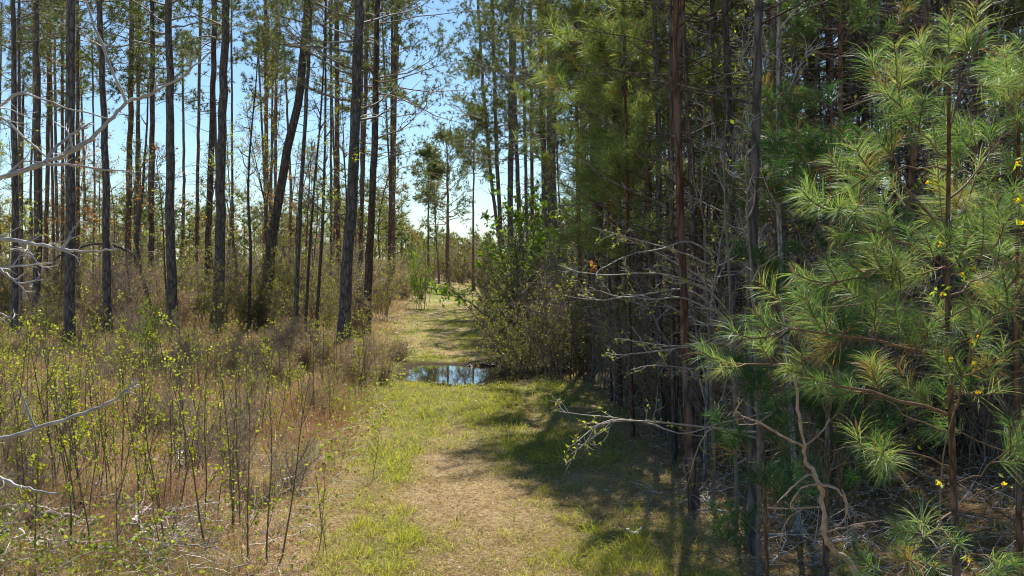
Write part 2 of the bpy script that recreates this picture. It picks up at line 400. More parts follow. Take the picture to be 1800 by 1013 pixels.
def trunk_poly(pts, d, top_h, base=None):
    """pts: photo pixels base->top, returns smooth world polyline up to top_h metres"""
    W = np.array([P(px, py, d) for px, py in pts])
    z0 = float(hgt(W[0, 0], d)) - 0.08
    if W[0, 2] > z0 + 0.05: W = np.vstack([[W[0, 0] + 0.3 * (W[0, 0] - W[1, 0]) * 0.3, d, z0], W])
    else: W[0, 2] = z0
    if W[-1, 2] < top_h - 0.3:
        t = nrm(W[-1] - W[-2]); t = nrm(t * np.array([0.5, 0.5, 1]))
        W = np.vstack([W, W[-1] + t * (top_h - W[-1, 2]) * 0.5, W[-1] + t * (top_h - W[-1, 2]) * np.array([.8, .8, 1])])
    n = max(10, int((top_h) / 0.8)); zz = np.linspace(W[0, 2], W[-1, 2], n)
    # smooth interpolation over height
    x = np.interp(zz, W[:, 2], W[:, 0]); y = np.interp(zz, W[:, 2], W[:, 1])
    for _ in range(2):
        x[1:-1] = 0.25 * x[:-2] + 0.5 * x[1:-1] + 0.25 * x[2:]; y[1:-1] = 0.25 * y[:-2] + 0.5 * y[1:-1] + 0.25 * y[2:]
    return np.stack([x, y, zz], 1)

def make_trunk(mb, T, r0, r1, sides=10, c=(0.13, 0.1, 0.085), flare=0.35, knob=0.05, rg=R):
    K = len(T); z = T[:, 2] - T[0, 2]; tt = z / z[-1]
    rr = r0 + (r1 - r0) * tt ** 0.9
    rr = rr * (1 + flare * np.exp(-z / (r0 * 2.5 + 0.05))) * (1 + knob * rg.normal(size=K) * 0.6)
    T2 = T.copy(); T2[1:-1, :2] += rg.normal(size=(K - 2, 2)) * r0 * 0.10
    mb.tubes(T2, rr, sides, c)
    return rr

def pine(name, label, pts, d, w0, w1, ht=21, h0=10.5, nb=26, bl=3.4, bark=(0.12, 0.095, 0.08), tn=15, group=None, cat='tree',
         dead=14, dens=1.0, tuftL=0.26, ivy=0, wmat=None, squash=1.0, pal=NEEDLE_FAR, twigs=7, tip=False):
    """tall pine; w0,w1 trunk widths in photo px at the base and at the frame top"""
    T = trunk_poly(pts, d, ht)
    base = T[0].copy(); T = T - base
    ztop = min(H + HOR / F * d, ht * 0.9)
    r0 = w0 / F * d / 2; rt = w1 / F * d / 2
    r1 = max(0.03, r0 + (rt - r0) * ht / max(ztop, 4))
    if tip: r1 = 0.04
    root = empty(name, base, label, cat, group)
    mb = MB(); make_trunk(mb, T, r0, r1, 12 if w0 > 9 else 8, bark)
    bm = MB(); T1 = T[None]
    # live crown
    t0, t1 = h0 / ht, 0.985
    tt = np.sort(R.uniform(t0, t1, nb)); K = len(T)
    s, tg = interp_on(T1, np.zeros(nb, int), tt)
    az = R.uniform(0, 2 * np.pi, nb) ; u = (tt - t0) / (t1 - t0)
    prof = np.sqrt(np.clip(1.0 - u ** 1.6, 0.05, 1)) * (0.65 + 0.35 * np.minimum(1, u * 4))
    el = R.uniform(-0.15, 0.35, nb) + u * 0.6
    dv = np.stack([np.cos(az) * np.cos(el), np.sin(az) * np.cos(el), np.sin(el)], 1)
    B = grow(s, dv, bl * prof * R.uniform(0.6, 1.2, nb) * squash, 7, 0.16, 0.05)
    bm.tubes(B, np.outer(np.clip(r0 * 0.22, 0.015, 0.07) * (1 - u * 0.5), lin(1, 0.25, 7)), 4, tuple(np.array(bark) * 1.1))
    n2 = int(nb * twigs * dens)
    C, _, _ = side(B, n2, 0.3, 1.0, 0.8, bl * 0.33, 4, 0.2, 0.06)
    bm.tubes(C, np.tile(lin(0.012, 0.005, 4), (len(C), 1)), 3, tuple(np.array(bark) * 1.2))
    nm = MB()
    for tpos in (0.45, 0.75, 1.0):
        p, ax = interp_on(C, np.arange(len(C)), np.full(len(C), tpos * 0.999))
        tufts(nm, p, ax, tn, tuftL, max(tuftL * 0.06, d * 0.00055), pal, 0.95)
    D = None
    # dead stubs and bare lower limbs
    if dead:
        s, tg = interp_on(T1, np.zeros(dead, int), R.uniform(0.18, t0 + 0.1, dead))
        az = R.uniform(0, 2 * np.pi, dead); dv = np.stack([np.cos(az), np.sin(az), R.uniform(-0.2, 0.5, dead)], 1)
        D = grow(s, dv, R.uniform(0.3, 2.2, dead), 6, 0.16, 0.02)
        mb.tubes(D, np.tile(lin(0.018, 0.005, 6), (dead, 1)), 3, (0.15, 0.12, 0.10))
        E, _, _ = side(D, dead * 4, 0.3, 1, 0.8, 0.5, 4, 0.2, 0)
        mb.tubes(E, np.tile(lin(0.007, 0.003, 4), (len(E), 1)), 3, (0.16, 0.13, 0.11))
    mb.build('trunk', M_bark, root)
    bm.build('branches', M_twig, root)
    nm.build('crown', M_needle_far, root, False)
    if ivy:
        im = MB(); tt = R.uniform(0.02, min(0.95, ivy), int(420 * ivy * 2)); q, _ = interp_on(T1, np.zeros(len(tt), int), tt)
        a = R.uniform(0, 6.28, len(tt)); q = q + np.stack([np.cos(a), np.sin(a), 0 * a], 1) * (r0 * 1.1 + R.uniform(0, 0.22, len(tt)) ** 1.0)[:, None]
        im.leaves(q, R.uniform(0.06, 0.11, len(tt)), ramp(R.uniform(0, 1, len(tt)), SPRING), 0.7)
        im.build('climbing_leaves', M_leaf, root, False)
    return root

def hardwood(name, label, pts, d, w0, w1, ht=12, nb=22, bl=2.0, c=(0.16, 0.13, 0.11), leafc=SPRING, nleaf=700, leafs=0.06, group=None, cat='tree', b0=0.3, tw=5, up=0.10, mat=None, lab_part=None):
    T = trunk_poly(pts, d, ht); base = T[0].copy(); T = T - base
    r0 = w0 / F * d / 2; r1 = max(0.008, w1 / F * d / 2 * 0.5)
    root = empty(name, base, label, cat, group)
    mb = MB(); make_trunk(mb, T, r0, r1, 8, c, 0.2); mb.build('trunk', mat or M_bark_thin, root)
    bm = MB(); lm = MB()
    tt = R.uniform(b0, 0.98, nb); s, tg = interp_on(T[None], np.zeros(nb, int), tt)
    az = R.uniform(0, 2 * np.pi, nb); el = R.uniform(0.1, 0.9, nb); dv = np.stack([np.cos(az) * np.cos(el), np.sin(az) * np.cos(el), np.sin(el)], 1)
    B = grow(s, dv, bl * (1.15 - tt) * R.uniform(0.6, 1.3, nb), 7, 0.16, up)
    bm.tubes(B, np.outer(np.full(nb, min(0.03, r0 * 0.4)), lin(1, 0.2, 7)), 4, c)
    C, _, _ = side(B, nb * tw, 0.2, 1, 0.7, bl * 0.4, 5, 0.2, 0.04)
    bm.tubes(C, np.tile(lin(0.007, 0.0025, 5), (len(C), 1)), 3, tuple(np.array(c) * 1.15))
    E, _, _ = side(C, nb * tw * 3, 0.2, 1, 0.7, bl * 0.16, 3, 0.2, 0.03)
    bm.tubes(E, np.tile(lin(0.004, 0.002, 3), (len(E), 1)), 3, tuple(np.array(c) * 1.2))
    bm.build('branches', M_twig, root)
    if nleaf:
        i = R.integers(0, len(E), nleaf); p, _ = interp_on(E, i, R.uniform(0.3, 1, nleaf) * 0.999)
        lm.leaves(p + rsph(nleaf) * 0.02, R.uniform(0.6, 1.3, nleaf) * leafs, ramp(R.uniform(0, 1, nleaf), leafc), 0.6)
        lm.build('crown', M_leaf, root, False)
    return root

BK = (0.165, 0.145, 0.135)   # dark blue-grey pine bark
BR = (0.20, 0.13, 0.085)     # reddish brown bark
LEFT = [
 # label, pts, base row for depth, w0, w1, kwargs
 ('dark pine trunk nearest the left edge of the photo, thick and straight', [(26, 600), (27, 340), (23, 0)], 605, 15, 8, {}),
 ('thin pine stem just right of the leftmost dark pine trunk', [(38, 560), (35, 340), (33, 0)], 575, 7, 5, dict(ht=17)),
 ('straight dark pine between the leftmost trunks and the fork topped pine', [(64, 565), (69, 340), (64, 0)], 590, 15, 9, {}),
 ('slim pine forking high up beside the second dark trunk from left', [(80, 500), (83, 340), (87, 25), (87, 0)], 550, 8, 7, dict(bark=BR, h0=11)),
 ('very slim pine directly left of the thick dark trunk at far left', [(110, 520), (110, 340), (109, 0)], 556, 7, 5, dict(bark=BR, ht=19)),
 ('thick dark pine trunk with yellow green sprouts around its foot at left', [(122, 600), (124, 340), (125, 0)], 622, 19, 15, {}),
 ('leafy vine wrapped brown pine directly behind the thick dark left trunk', [(137, 520), (137, 340), (136, 0)], 560, 8, 6, dict(bark=BR, ivy=0.7)),
 ('dark pine trunk leaning slightly left toward its top, right of the vine wrapped pine', [(189, 600), (187, 340), (174, 0)], 600, 15, 10, {}),
 ('brown pine with yellow green climbers midway between two dark left trunks', [(223, 520), (227, 340), (232, 0)], 560, 12, 8, dict(bark=BR, ivy=0.8)),
 ('slender greyish pine right beside the climber covered brown pine', [(238, 520), (240, 340), (246, 0)], 556, 8, 6, {}),
 ('medium brown pine just left of the big blue grey trunk', [(264, 515), (267, 340), (268, 0)], 562, 11, 8, dict(bark=(0.15, 0.11, 0.09))),
 ('big blue grey straight pine trunk with a high side limb on its left', [(304, 590), (299, 340), (297, 0)], 600, 19, 12, dict(bark=BK)),
 ('thin sunlit pine stem between the big blue grey trunk and the brown pair', [(345, 480), (347, 340), (353, 0)], 535, 7, 5, dict(bark=BR)),
 ('reddish brown pine left of the thick trunk that narrows upward', [(364, 485), (369, 340), (378, 0)], 568, 12, 9, dict(bark=(0.14, 0.1, 0.085))),
 ('thick dark pine with a rotund base beside a climbing bush, left of the leaning tree', [(381, 575), (388, 400), (387, 300), (399, 0)], 588, 21, 13, dict(bark=BK)),
 ('orange brown pine standing far back between thick trunk and leaning tree', [(465, 470), (469, 340), (467, 0)], 532, 9, 6, dict(bark=(0.3, 0.17, 0.10))),
 ('thin orange brown pine just left of the leaning tree top', [(483, 470), (484, 340), (487, 0)], 528, 6, 5, dict(bark=(0.28, 0.17, 0.10))),
 ('leaning dark pine that curves right and rises above the climbing leaves', [(462, 575), (466, 540), (473, 457), (492, 340), (505, 260), (524, 185), (533, 130), (541, 0)], 596, 19, 13, dict(ht=20, bark=(0.13, 0.105, 0.09))),
 ('straight slim dark pine crossing behind the leaning pine', [(518, 600), (529, 340), (533, 270), (541, 120), (548, 0)], 606, 9, 6, dict(bark=BK)),
 ('slim brown pine immediately left of the large centre left trunk', [(597, 560), (593, 340), (591, 0)], 566, 9, 7, dict(bark=BR, ivy=0.3)),
 ('largest dark pine trunk left of the trail, blackish and slightly curved', [(605, 608), (612, 420), (621, 300), (628, 120), (631, 0)], 612, 22, 16, dict(h0=8.0, bl=5.5, nb=34, bark=BK)),
 ('thin brown pine stem between the largest trunk and its reddish neighbour', [(632, 480), (637, 340), (645, 100), (646, 0)], 545, 7, 6, dict(bark=BR)),
 ('reddish brown pine right of the largest trunk by the trail', [(644, 590), (650, 430), (656, 300), (660, 200), (664, 0)], 596, 15, 9, dict(h0=7.5, bl=5.0, nb=34, bark=(0.16, 0.11, 0.09))),
 ('straight brown pine with low needle clumps, last before the open sky gap', [(690, 495), (691, 340), (694, 134), (696, 0)], 530, 10, 8, dict(h0=9.5, bl=4.5, nb=44, bark=(0.22, 0.15, 0.1), dens=1.2)),
]
for lab, pts, by, w0, w1, kw in LEFT:
    kw = dict(kw); kw.setdefault('h0', 10.6 + R.uniform(-0.5, 2.8)); kw.setdefault('ht', 21)
    d = gd(by)
    if d > 60: kw['h0'] = max(kw['h0'], 13) if kw['h0'] > 9.6 else kw['h0']; kw['ht'] += 6
    kw.setdefault('bark', BK); kw.setdefault('nb', 28)
    pine('pine_tree', lab, pts, d, w0, w1, group=None, **kw)

# far pines in the sky gap
FARP = [
 ('tallest lone pine at the far end of the trail against open sky', [(787, 500), (787, 340), (785, 240)], 505, 8, 17.2, 7.2, 4.2),
 ('shorter lone pine left of the tallest far pine, rounded crown', [(753, 490), (753, 340), (752, 255)], 500, 5, 17, 8.5, 3.2),
 ('spindly bare stemmed pine between the two far crowned pines', [(771, 480), (766, 400), (762, 290)], 502, 3, 13, 11.5, 1.2),
 ('slender far pine right of the tallest lone pine, thin open crown', [(832, 500), (832, 340), (834, 200)], 512, 5, 18, 11, 3.0),
]
for lab, pts, by, w, ht, h0, bl in FARP:
    pine('pine_tree', lab, pts, gd(by), w + 0.5, w * 0.8, ht=ht, h0=h0, nb=46, bl=bl, bark=(0.25, 0.17, 0.12), dead=6, tuftL=0.38, tn=7, dens=1.7, tip=True, pal=[(0.08, 0.11, 0.05), (0.15, 0.18, 0.07), (0.22, 0.25, 0.10)])

RIGHT = [
 ('first slim pine right of the sky gap, leaning toward the gap', [(884, 470), (865, 330), (848, 140), (840, 0)], 535, 7, 5, dict(h0=8.5, bl=4)),
 ('second slim pine right of the sky gap, dark brown', [(886, 480), (876, 340), (868, 110), (865, 0)], 545, 8, 6, dict(h0=8.5, bl=4)),
 ('straight dark pine right of the gap with long low limbs', [(899, 520), (897, 340), (900, 30), (900, 0)], 560, 11, 9, dict(h0=8.5, bl=4.8, nb=34)),
 ('pine closely behind the straight dark one, bent at mid height', [(922, 500), (910, 340), (905, 130), (903, 0)], 556, 9, 6, dict(h0=9, bl=4)),
 ('thin pine stem between the dark pair and the thick vine covered trunk', [(928, 480), (925, 340), (920, 120), (918, 0)], 548, 6, 5, dict(h0=10)),
 ('thin reddish pine stem just left of the vine covered trunk', [(938, 480), (935, 340), (934, 120), (932, 0)], 546, 7, 5, dict(h0=10, bark=BR)),
 ('dark pine whose foot hides in the bright green leafy thicket', [(958, 520), (957, 340), (949, 40), (948, 0)], 572, 12, 9, dict(h0=8, bl=4.5, nb=34)),
 ('thick dark pine rising from the bright green leafy thicket', [(974, 540), (970, 340), (967, 50), (966, 0)], 582, 20, 13, dict(h0=8, bl=4.5, nb=34, bark=BK)),
 ('thickest blackish trunk in the right forest beside the thicket', [(1043, 640), (1046, 450), (1050, 250), (1040, 120), (1038, 0)], 655, 24, 17, dict(h0=7.5, bl=4.0, nb=40, bark=(0.09, 0.078, 0.07))),
 ('brown pine behind the thickest black trunk, left side', [(1028, 560), (1027, 340), (1022, 100), (1022, 0)], 590, 12, 9, dict(h0=8, bl=4, nb=32)),
 ('tall reddish pine left of the dark straight pole trunk', [(1222, 1000), (1212, 800), (1205, 650), (1200, 450), (1193, 340), (1188, 180), (1187, 40)], 905, 17, 11, dict(ht=10, h0=7.2, bl=1.3, nb=12, bark=(0.17, 0.10, 0.075))),
 ('straight dark pole like pine right of the reddish curved pine', [(1312, 800), (1300, 600), (1288, 400), (1279, 200), (1273, 0)], 800, 19, 12, dict(ht=12, h0=8.6, bl=1.8, nb=16, bark=(0.14, 0.115, 0.105))),
 ('brown pine just behind the straight dark pole trunk', [(1306, 650), (1300, 340), (1297, 100), (1296, 0)], 690, 12, 9, dict(ht=15, h0=7, bl=2.8, bark=BR)),
 ('brown pine with drooping needles behind the pale thin stem', [(1334, 640), (1329, 340), (1325, 0)], 660, 10, 8, dict(ht=15, h0=6, bl=3.0, bark=BR)),
 ('russet pine trunk in shade right of the pale thin stem', [(1432, 640), (1430, 300), (1424, 0)], 680, 15, 12, dict(ht=16, h0=5.6, bl=3.0, bark=(0.2, 0.11, 0.07), nb=34)),
 ('dark pine with a forked low limb behind the near young pine', [(1490, 700), (1486, 400), (1480, 150), (1484, 0)], 690, 16, 12, dict(ht=16, h0=5.6, bl=3.0, nb=34)),
 ('reddish trunk hidden behind the crown of the near young pine', [(1600, 700), (1602, 400), (1596, 150), (1592, 0)], 700, 17, 14, dict(ht=16, h0=6.0, bl=3.0, nb=36, bark=(0.17, 0.10, 0.08))),
 ('dark trunk at the right edge behind the near young pine', [(1745, 720), (1742, 400), (1748, 0)], 690, 14, 11, dict(ht=16, h0=8.5, bl=2.6)),
 ('dark thick trunk low in the right forest beside the crooked dead pine', [(1322, 1010), (1322, 800), (1318, 500), (1330, 200), (1335, 0)], 985, 22, 11, dict(ht=10, h0=7, bl=1.3, nb=12, bark=(0.14, 0.12, 0.11))),
 ('brown pine trunk at forest edge left of the reddish curved pine', [(1165, 770), (1158, 560), (1160, 300), (1150, 0)], 775, 13, 8, dict(ht=10.5, h0=8.0, bl=1.2, nb=9)),
 ('slim dark pine at the shaded trail edge under the pale dead branches', [(1085, 700), (1088, 450), (1092, 200), (1100, 0)], 715, 11, 7, dict(ht=14, h0=6.0, bl=2.8, nb=30)),
 ('tall pine behind the pale dead branches with brown upper stem', [(1126, 660), (1122, 400), (1118, 150), (1117, 0)], 670, 12, 8, dict(ht=17, h0=6.0, bl=3.2, nb=34, bark=BR)),
]
for lab, pts, by, w0, w1, kw in RIGHT:
    kw = dict(kw); kw.setdefault('h0', 8.5); kw.setdefault('ht', 20); kw.setdefault('nb', 28); kw.setdefault('bark', BK)
    d = gd(by); near = d < 22
    pine('pine_tree', lab, pts, d, w0, w1, tuftL=0.22 if near else 0.26, tn=20 if near else 15, dens=1.3, **kw)

# pale thin hardwood stems and named small trees
hardwood('hardwood_tree', 'pale grey smooth thin stem among the dark right trunks', [(1405, 1000), (1385, 640), (1372, 510), (1364, 340), (1367, 100), (1370, 0)], gd(960), 11, 7, 10, 14, 1.3, (0.34, 0.33, 0.31), nleaf=150)
hardwood('hardwood_tree', 'thin tree bent sideways with one long arch reaching left', [(272, 575), (258, 510), (240, 455), (230, 440), (240, 420), (248, 370), (256, 270)], gd(585), 9, 5, 11, 12, 1.8, (0.13, 0.115, 0.10), nleaf=200)
hardwood('hardwood_tree', 'slender dark crooked stem just right of the leaning pine', [(536, 600), (550, 340), (557, 285), (567, 160)], gd(606), 6, 4, 13, 16, 1.8, (0.11, 0.09, 0.08), nleaf=260)
hardwood('hardwood_tree', 'slender dark stem between the leaning pine and the largest left trunk', [(555, 605), (570, 340), (572, 170)], gd(608), 7, 5, 13, 16, 1.8, (0.11, 0.09, 0.08), nleaf=260)
hardwood('hardwood_tree', 'wavy dark vine like stem beside the climbing leaves on the leaning pine', [(438, 600), (437, 500), (446, 430), (437, 400), (434, 350), (440, 250), (452, 130)], gd(600), 7, 4, 11, 16, 1.7, (0.11, 0.09, 0.08), nleaf=200)
# arch limb of the bent tree
def limb(name, pts, d, w0, w1, c, parent_loc=None, mat=None, sides=6, twig=0, tl=0.3, leaf=0, lc=SPRING, label=None, dd=0):
    W = np.array([P(px, py, d + dd * i) for i, (px, py) in enumerate(pts)])
    t = np.linspace(0, len(W) - 1, len(W) * 4); Q = np.stack([np.interp(t, np.arange(len(W)), W[:, k]) for k in range(3)], 1)
    for _ in range(3): Q[1:-1] = 0.25 * Q[:-2] + 0.5 * Q[1:-1] + 0.25 * Q[2:]
    Q = Q + np.vstack([np.zeros((1, 3)), R.normal(size=(len(Q) - 1, 3)) * w0 / F * d * 0.12])
    return Q, lin(w0, w1, len(Q)) / F * d / 2
bent = [o for o in COL.objects if o.get('label', '').startswith('thin tree bent')][0]
Q, rr = limb('arch', [(238, 452), (228, 443), (200, 430), (170, 427), (135, 436), (100, 452), (82, 475)], gd(585), 6, 3, None)
bmb = MB(); bmb.tubes(Q - np.array(bent.location), rr, 6, (0.12, 0.10, 0.09))
tw, _, _ = side((Q - np.array(bent.location))[None], 26, 0.2, 1, 0.9, 0.9, 5, 0.2, 0); bmb.tubes(tw, np.tile(lin(0.01, 0.004, 5), (len(tw), 1)), 3, (0.14, 0.12, 0.1))
bmb.build('limb', M_bark_thin, bent)
# broken snag
root = empty('dead_snag', (P(38, 590, gd(590))[0], gd(590), 0), 'broken off dead trunk with a jagged top at far left', 'dead tree')
mb = MB(); dsn = gd(590); T = np.array([P(37, 595, dsn), P(37, 400, dsn), P(39, 250, dsn), P(41, 150, dsn)]) - np.array(root.location)
T = np.stack([np.interp(np.linspace(0, 3, 14), range(4), T[:, k]) for k in range(3)], 1)
mb.tubes(T, lin(8, 4, 14) / F * dsn / 2, 8, (0.2, 0.15, 0.12)); mb.build('trunk', M_bark, root)
mb = MB(); mb.tri(np.repeat(T[-1:], 5, 0) + R.normal(size=(5, 3)) * 0.02, nrm(np.array([[0, 0, 1.]]) + R.normal(size=(5, 3)) * .1), 0.4, 0.06, np.full((5, 3), 0.25)); mb.build('splinters', M_dead, root)

# ------------------------------------------------------------------ filler trees: background left, thin right-hand forest
k = 0
for i in range(30):      # slim pines far behind on the left and centre
    px = R.uniform(-60, 720) ; by = R.uniform(505, 548); d = gd(by)
    if 715 < px < 850: continue
    pine('pine_tree', ('slim reddish pine ' if i % 2 else 'slim grey brown pine ') + zone(P(px, by, d)[0], d), [(px, by), (px + R.uniform(-8, 8), 340), (px + R.uniform(-12, 12), 60)], d, R.uniform(3.5, 7), R.uniform(2.5, 4.5),
         ht=R.uniform(21, 27), h0=R.uniform(14, 18), nb=14, bl=2.6, bark=BR if i % 2 else BK, tn=9, twigs=5, tuftL=0.45, dead=6, group='slim distant pines left of the trail')
for i in range(26):
    px = R.uniform(-40, 720); d = R.uniform(34, 75)
    hardwood('hardwood_tree', 'leggy hardwood with ' + ('reddish budding' if i % 3 == 0 else 'yellow green') + ' twigs ' + zone(P(px, 0, d)[0], d), [(px, HOR + F * H / d), (px + R.uniform(-20, 20), 380), (px + R.uniform(-35, 35), 250)], d,
             R.uniform(2.5, 5), 2, R.uniform(6, 11), 16, 2.4, (0.15, 0.12, 0.10), leafc=SPRING if i % 3 else [(0.35, 0.14, 0.10), (0.42, 0.2, 0.12)], nleaf=420, leafs=0.10, group='thin hardwoods in the left undergrowth', tw=6)
# thin stems of the right forest: copies of a few prototypes
protos = []
for i in range(6):
    d = 20; root = pine('pine_tree', 'thin young pine trunk in the crowded shady right forest', [(900, 735), (900 + R.uniform(-10, 10), 500), (900 + R.uniform(-25, 25), 200)], d, R.uniform(8, 13), R.uniform(5, 8), ht=R.uniform(9.5, 14), h0=R.uniform(5.6, 7.5), nb=24, bl=2.1, bark=[BR, BK, (0.13, 0.1, 0.085)][i % 3], tn=16, twigs=7, tuftL=0.22, dead=30, group='thin young pines crowding the right forest', pal=NEEDLE_FAR)
    protos.append(root)
for i in range(4):
    protos.append(pine('pine_tree', 'x', [(900, 735), (900 + R.uniform(-14, 14), 500), (900 + R.uniform(-30, 30), 200)], 20, R.uniform(6, 10), R.uniform(4, 6), ht=R.uniform(9, 12), h0=R.uniform(7.6, 8.4), nb=9, bl=1.3,
        bark=[(0.16, 0.12, 0.10), (0.12, 0.10, 0.09), (0.2, 0.14, 0.1), (0.17, 0.155, 0.14)][i], tn=14, twigs=5, tuftL=0.22, dead=34, group='thin young pines crowding the right forest'))
hp = []
for i in range(5):
    c = [(0.2, 0.17, 0.14), (0.28, 0.26, 0.24), (0.15, 0.12, 0.10)][i % 3]
    hp.append(hardwood('hardwood_tree', 'spindly grey sapling tree in the crowded shady right forest', [(900, 735), (900 + R.uniform(-20, 20), 500), (900 + R.uniform(-40, 40), 300)], 20, R.uniform(4, 6.5), 3, R.uniform(6, 10), 24, 1.9, c, nleaf=500, leafs=0.055, group='spindly saplings crowding the right forest', b0=0.12, tw=5))
def edge_x(y):
    """x of the right-hand forest edge"""
    return np.interp(y, [8, 12, 16, 20, 25, 30, 35, 45, 60, 100], [3.0, 2.3, 1.9, 1.8, 1.6, 1.6, 1.5, 0.4, -0.2, -0.5])
nfirst = {}
for i in range(235):
    y = 9.5 + 42 * R.random() ** 1.25; x = edge_x(y) + 0.3 + R.random() ** 0.9 * (min(0.53 * y, 16) - edge_x(y))
    sc = R.uniform(0.75, 1.2); q = R.random()
    lst = protos if (q < 0.55) else hp
    pr = protos[R.integers(6, 10)] if i % 2 and y < 30 else lst[R.integers(len(lst))]
    if pr in protos: lst = protos
    if y < 13 and x > 3.2: continue
    if lst is protos and protos.index(pr) < 6 and (y < 15 or (y < 21 and x < 6.5)): lst = hp; pr = hp[R.integers(len(hp))]
    z = float(hgt(x, y)) - 0.05
    zl = ('slender reddish pine ' if lst is protos and protos.index(pr) % 3 == 0 else 'slender dark pine ' if lst is protos else 'pale spindly sapling tree ' if hp.index(pr) % 3 == 1 else 'brown spindly sapling tree ') + zone(x, y)
    if pr.name not in nfirst:
        nfirst[pr.name] = 1; pr['label'] = zl; pr.location = (x, y, z); pr.rotation_euler[2] = R.uniform(0, 6.28)
    else:
        copy_thing(pr, (x, y, z), R.uniform(0, 6.28), (sc, sc, sc * R.uniform(0.9, 1.15)), tilt=(R.normal() * 0.03, R.normal() * 0.03), label=zl)

# ------------------------------------------------------------------ young pines with long needles
def young_pine(name, label, tp, d, w0, w1, boughs, auto=None, nn=120, nl=0.2, nw=0.0045, pal=NEEDLE_NEAR, sh_per=9, bark=(0.17, 0.10, 0.06), candle=True, group=None, shL=0.26, top_h=None):
    T = trunk_poly(tp, d, H + (HOR - tp[-1][1]) / F * d if top_h is None else top_h); base = T[0].copy(); T = T - base
    root = empty(name, base, label, 'tree', group)
    mb = MB(); r0 = w0 / F * d / 2; r1 = w1 / F * d / 2; make_trunk(mb, T, r0, r1, 8, bark, 0.15); mb.build('trunk', M_bark_thin, root)
    bm = MB(); nm = MB(); cm = MB(); K = 9; BB = []
    for b in boughs:
        pts, z1 = b
        n = len(pts); W = np.array([P(px, py, d + z1 * i / (n - 1)) for i, (px, py) in enumerate(pts)]) - base
        Q = np.stack([np.interp(np.linspace(0, n - 1, K), np.arange(n), W[:, q]) for q in range(3)], 1)
        Q[1:-1] = 0.25 * Q[:-2] + 0.5 * Q[1:-1] + 0.25 * Q[2:]
        Q[1:] += R.normal(size=(K - 1, 3)) * 0.012
        BB.append(Q)
    if auto:
        na, h0, h1, la, upb = auto
        tt = R.uniform(h0, h1, na); s, _ = interp_on(T[None], np.zeros(na, int), tt)
        az = R.uniform(0, 6.28, na); el = R.uniform(0.05, 0.5, na)
        A = grow(s, np.stack([np.cos(az) * np.cos(el), np.sin(az) * np.cos(el), np.sin(el)], 1), la * (1.15 - 0.8 * (tt - h0) / (h1 - h0)) * R.uniform(.6, 1.15, na), K, 0.10, upb)
        BB += list(A)
    BB = np.array(BB)
    L1 = np.linalg.norm(np.diff(BB, axis=1), axis=2).sum(1)
    bm.tubes(BB, np.outer(np.clip(L1 * 0.0085, 0.004, 0.014), lin(1, 0.35, K)), 6, bark)
    idx = np.repeat(np.arange(len(BB)), np.maximum(3, (L1 * sh_per).astype(int)))
    Cc, ci, ct = side(BB, len(idx), 0.35, 1.0, 0.75, shL, 5, 0.10, 0.13, idx=idx, grad=0.3)
    tip, ttg = interp_on(BB, np.arange(len(BB)), np.full(len(BB), 0.999))
    Dd = grow(tip, ttg, shL * 0.9, 5, 0.06, 0.15)
    TT = grow(T[-1:], np.array([[0, 0, 1.]]), 0.25, 5, 0.03, 0.2)
    SS = np.concatenate([Cc, Dd, TT])
    bm.tubes(SS, np.tile(lin(0.005, 0.003, 5), (len(SS), 1)), 5, tuple(np.array(bark) * 0.9))
    if candle:
        sel = SS[R.random(len(SS)) < 0.22]; Q = grow(sel[:, -1], nrm(sel[:, -1] - sel[:, -2]) + np.array([0, 0, 0.8]), 0.07, 3, 0.03, 0.1); bm.tubes(Q, np.tile([0.006, 0.006, 0.002], (len(Q), 1)), 5, (0.38, 0.20, 0.09))
    bm.build('branches', M_twig, root)
    shoot_needles(nm, SS, nn, nl, nw, pal)
    nm.build('needles', M_needle, root, False)
    return root

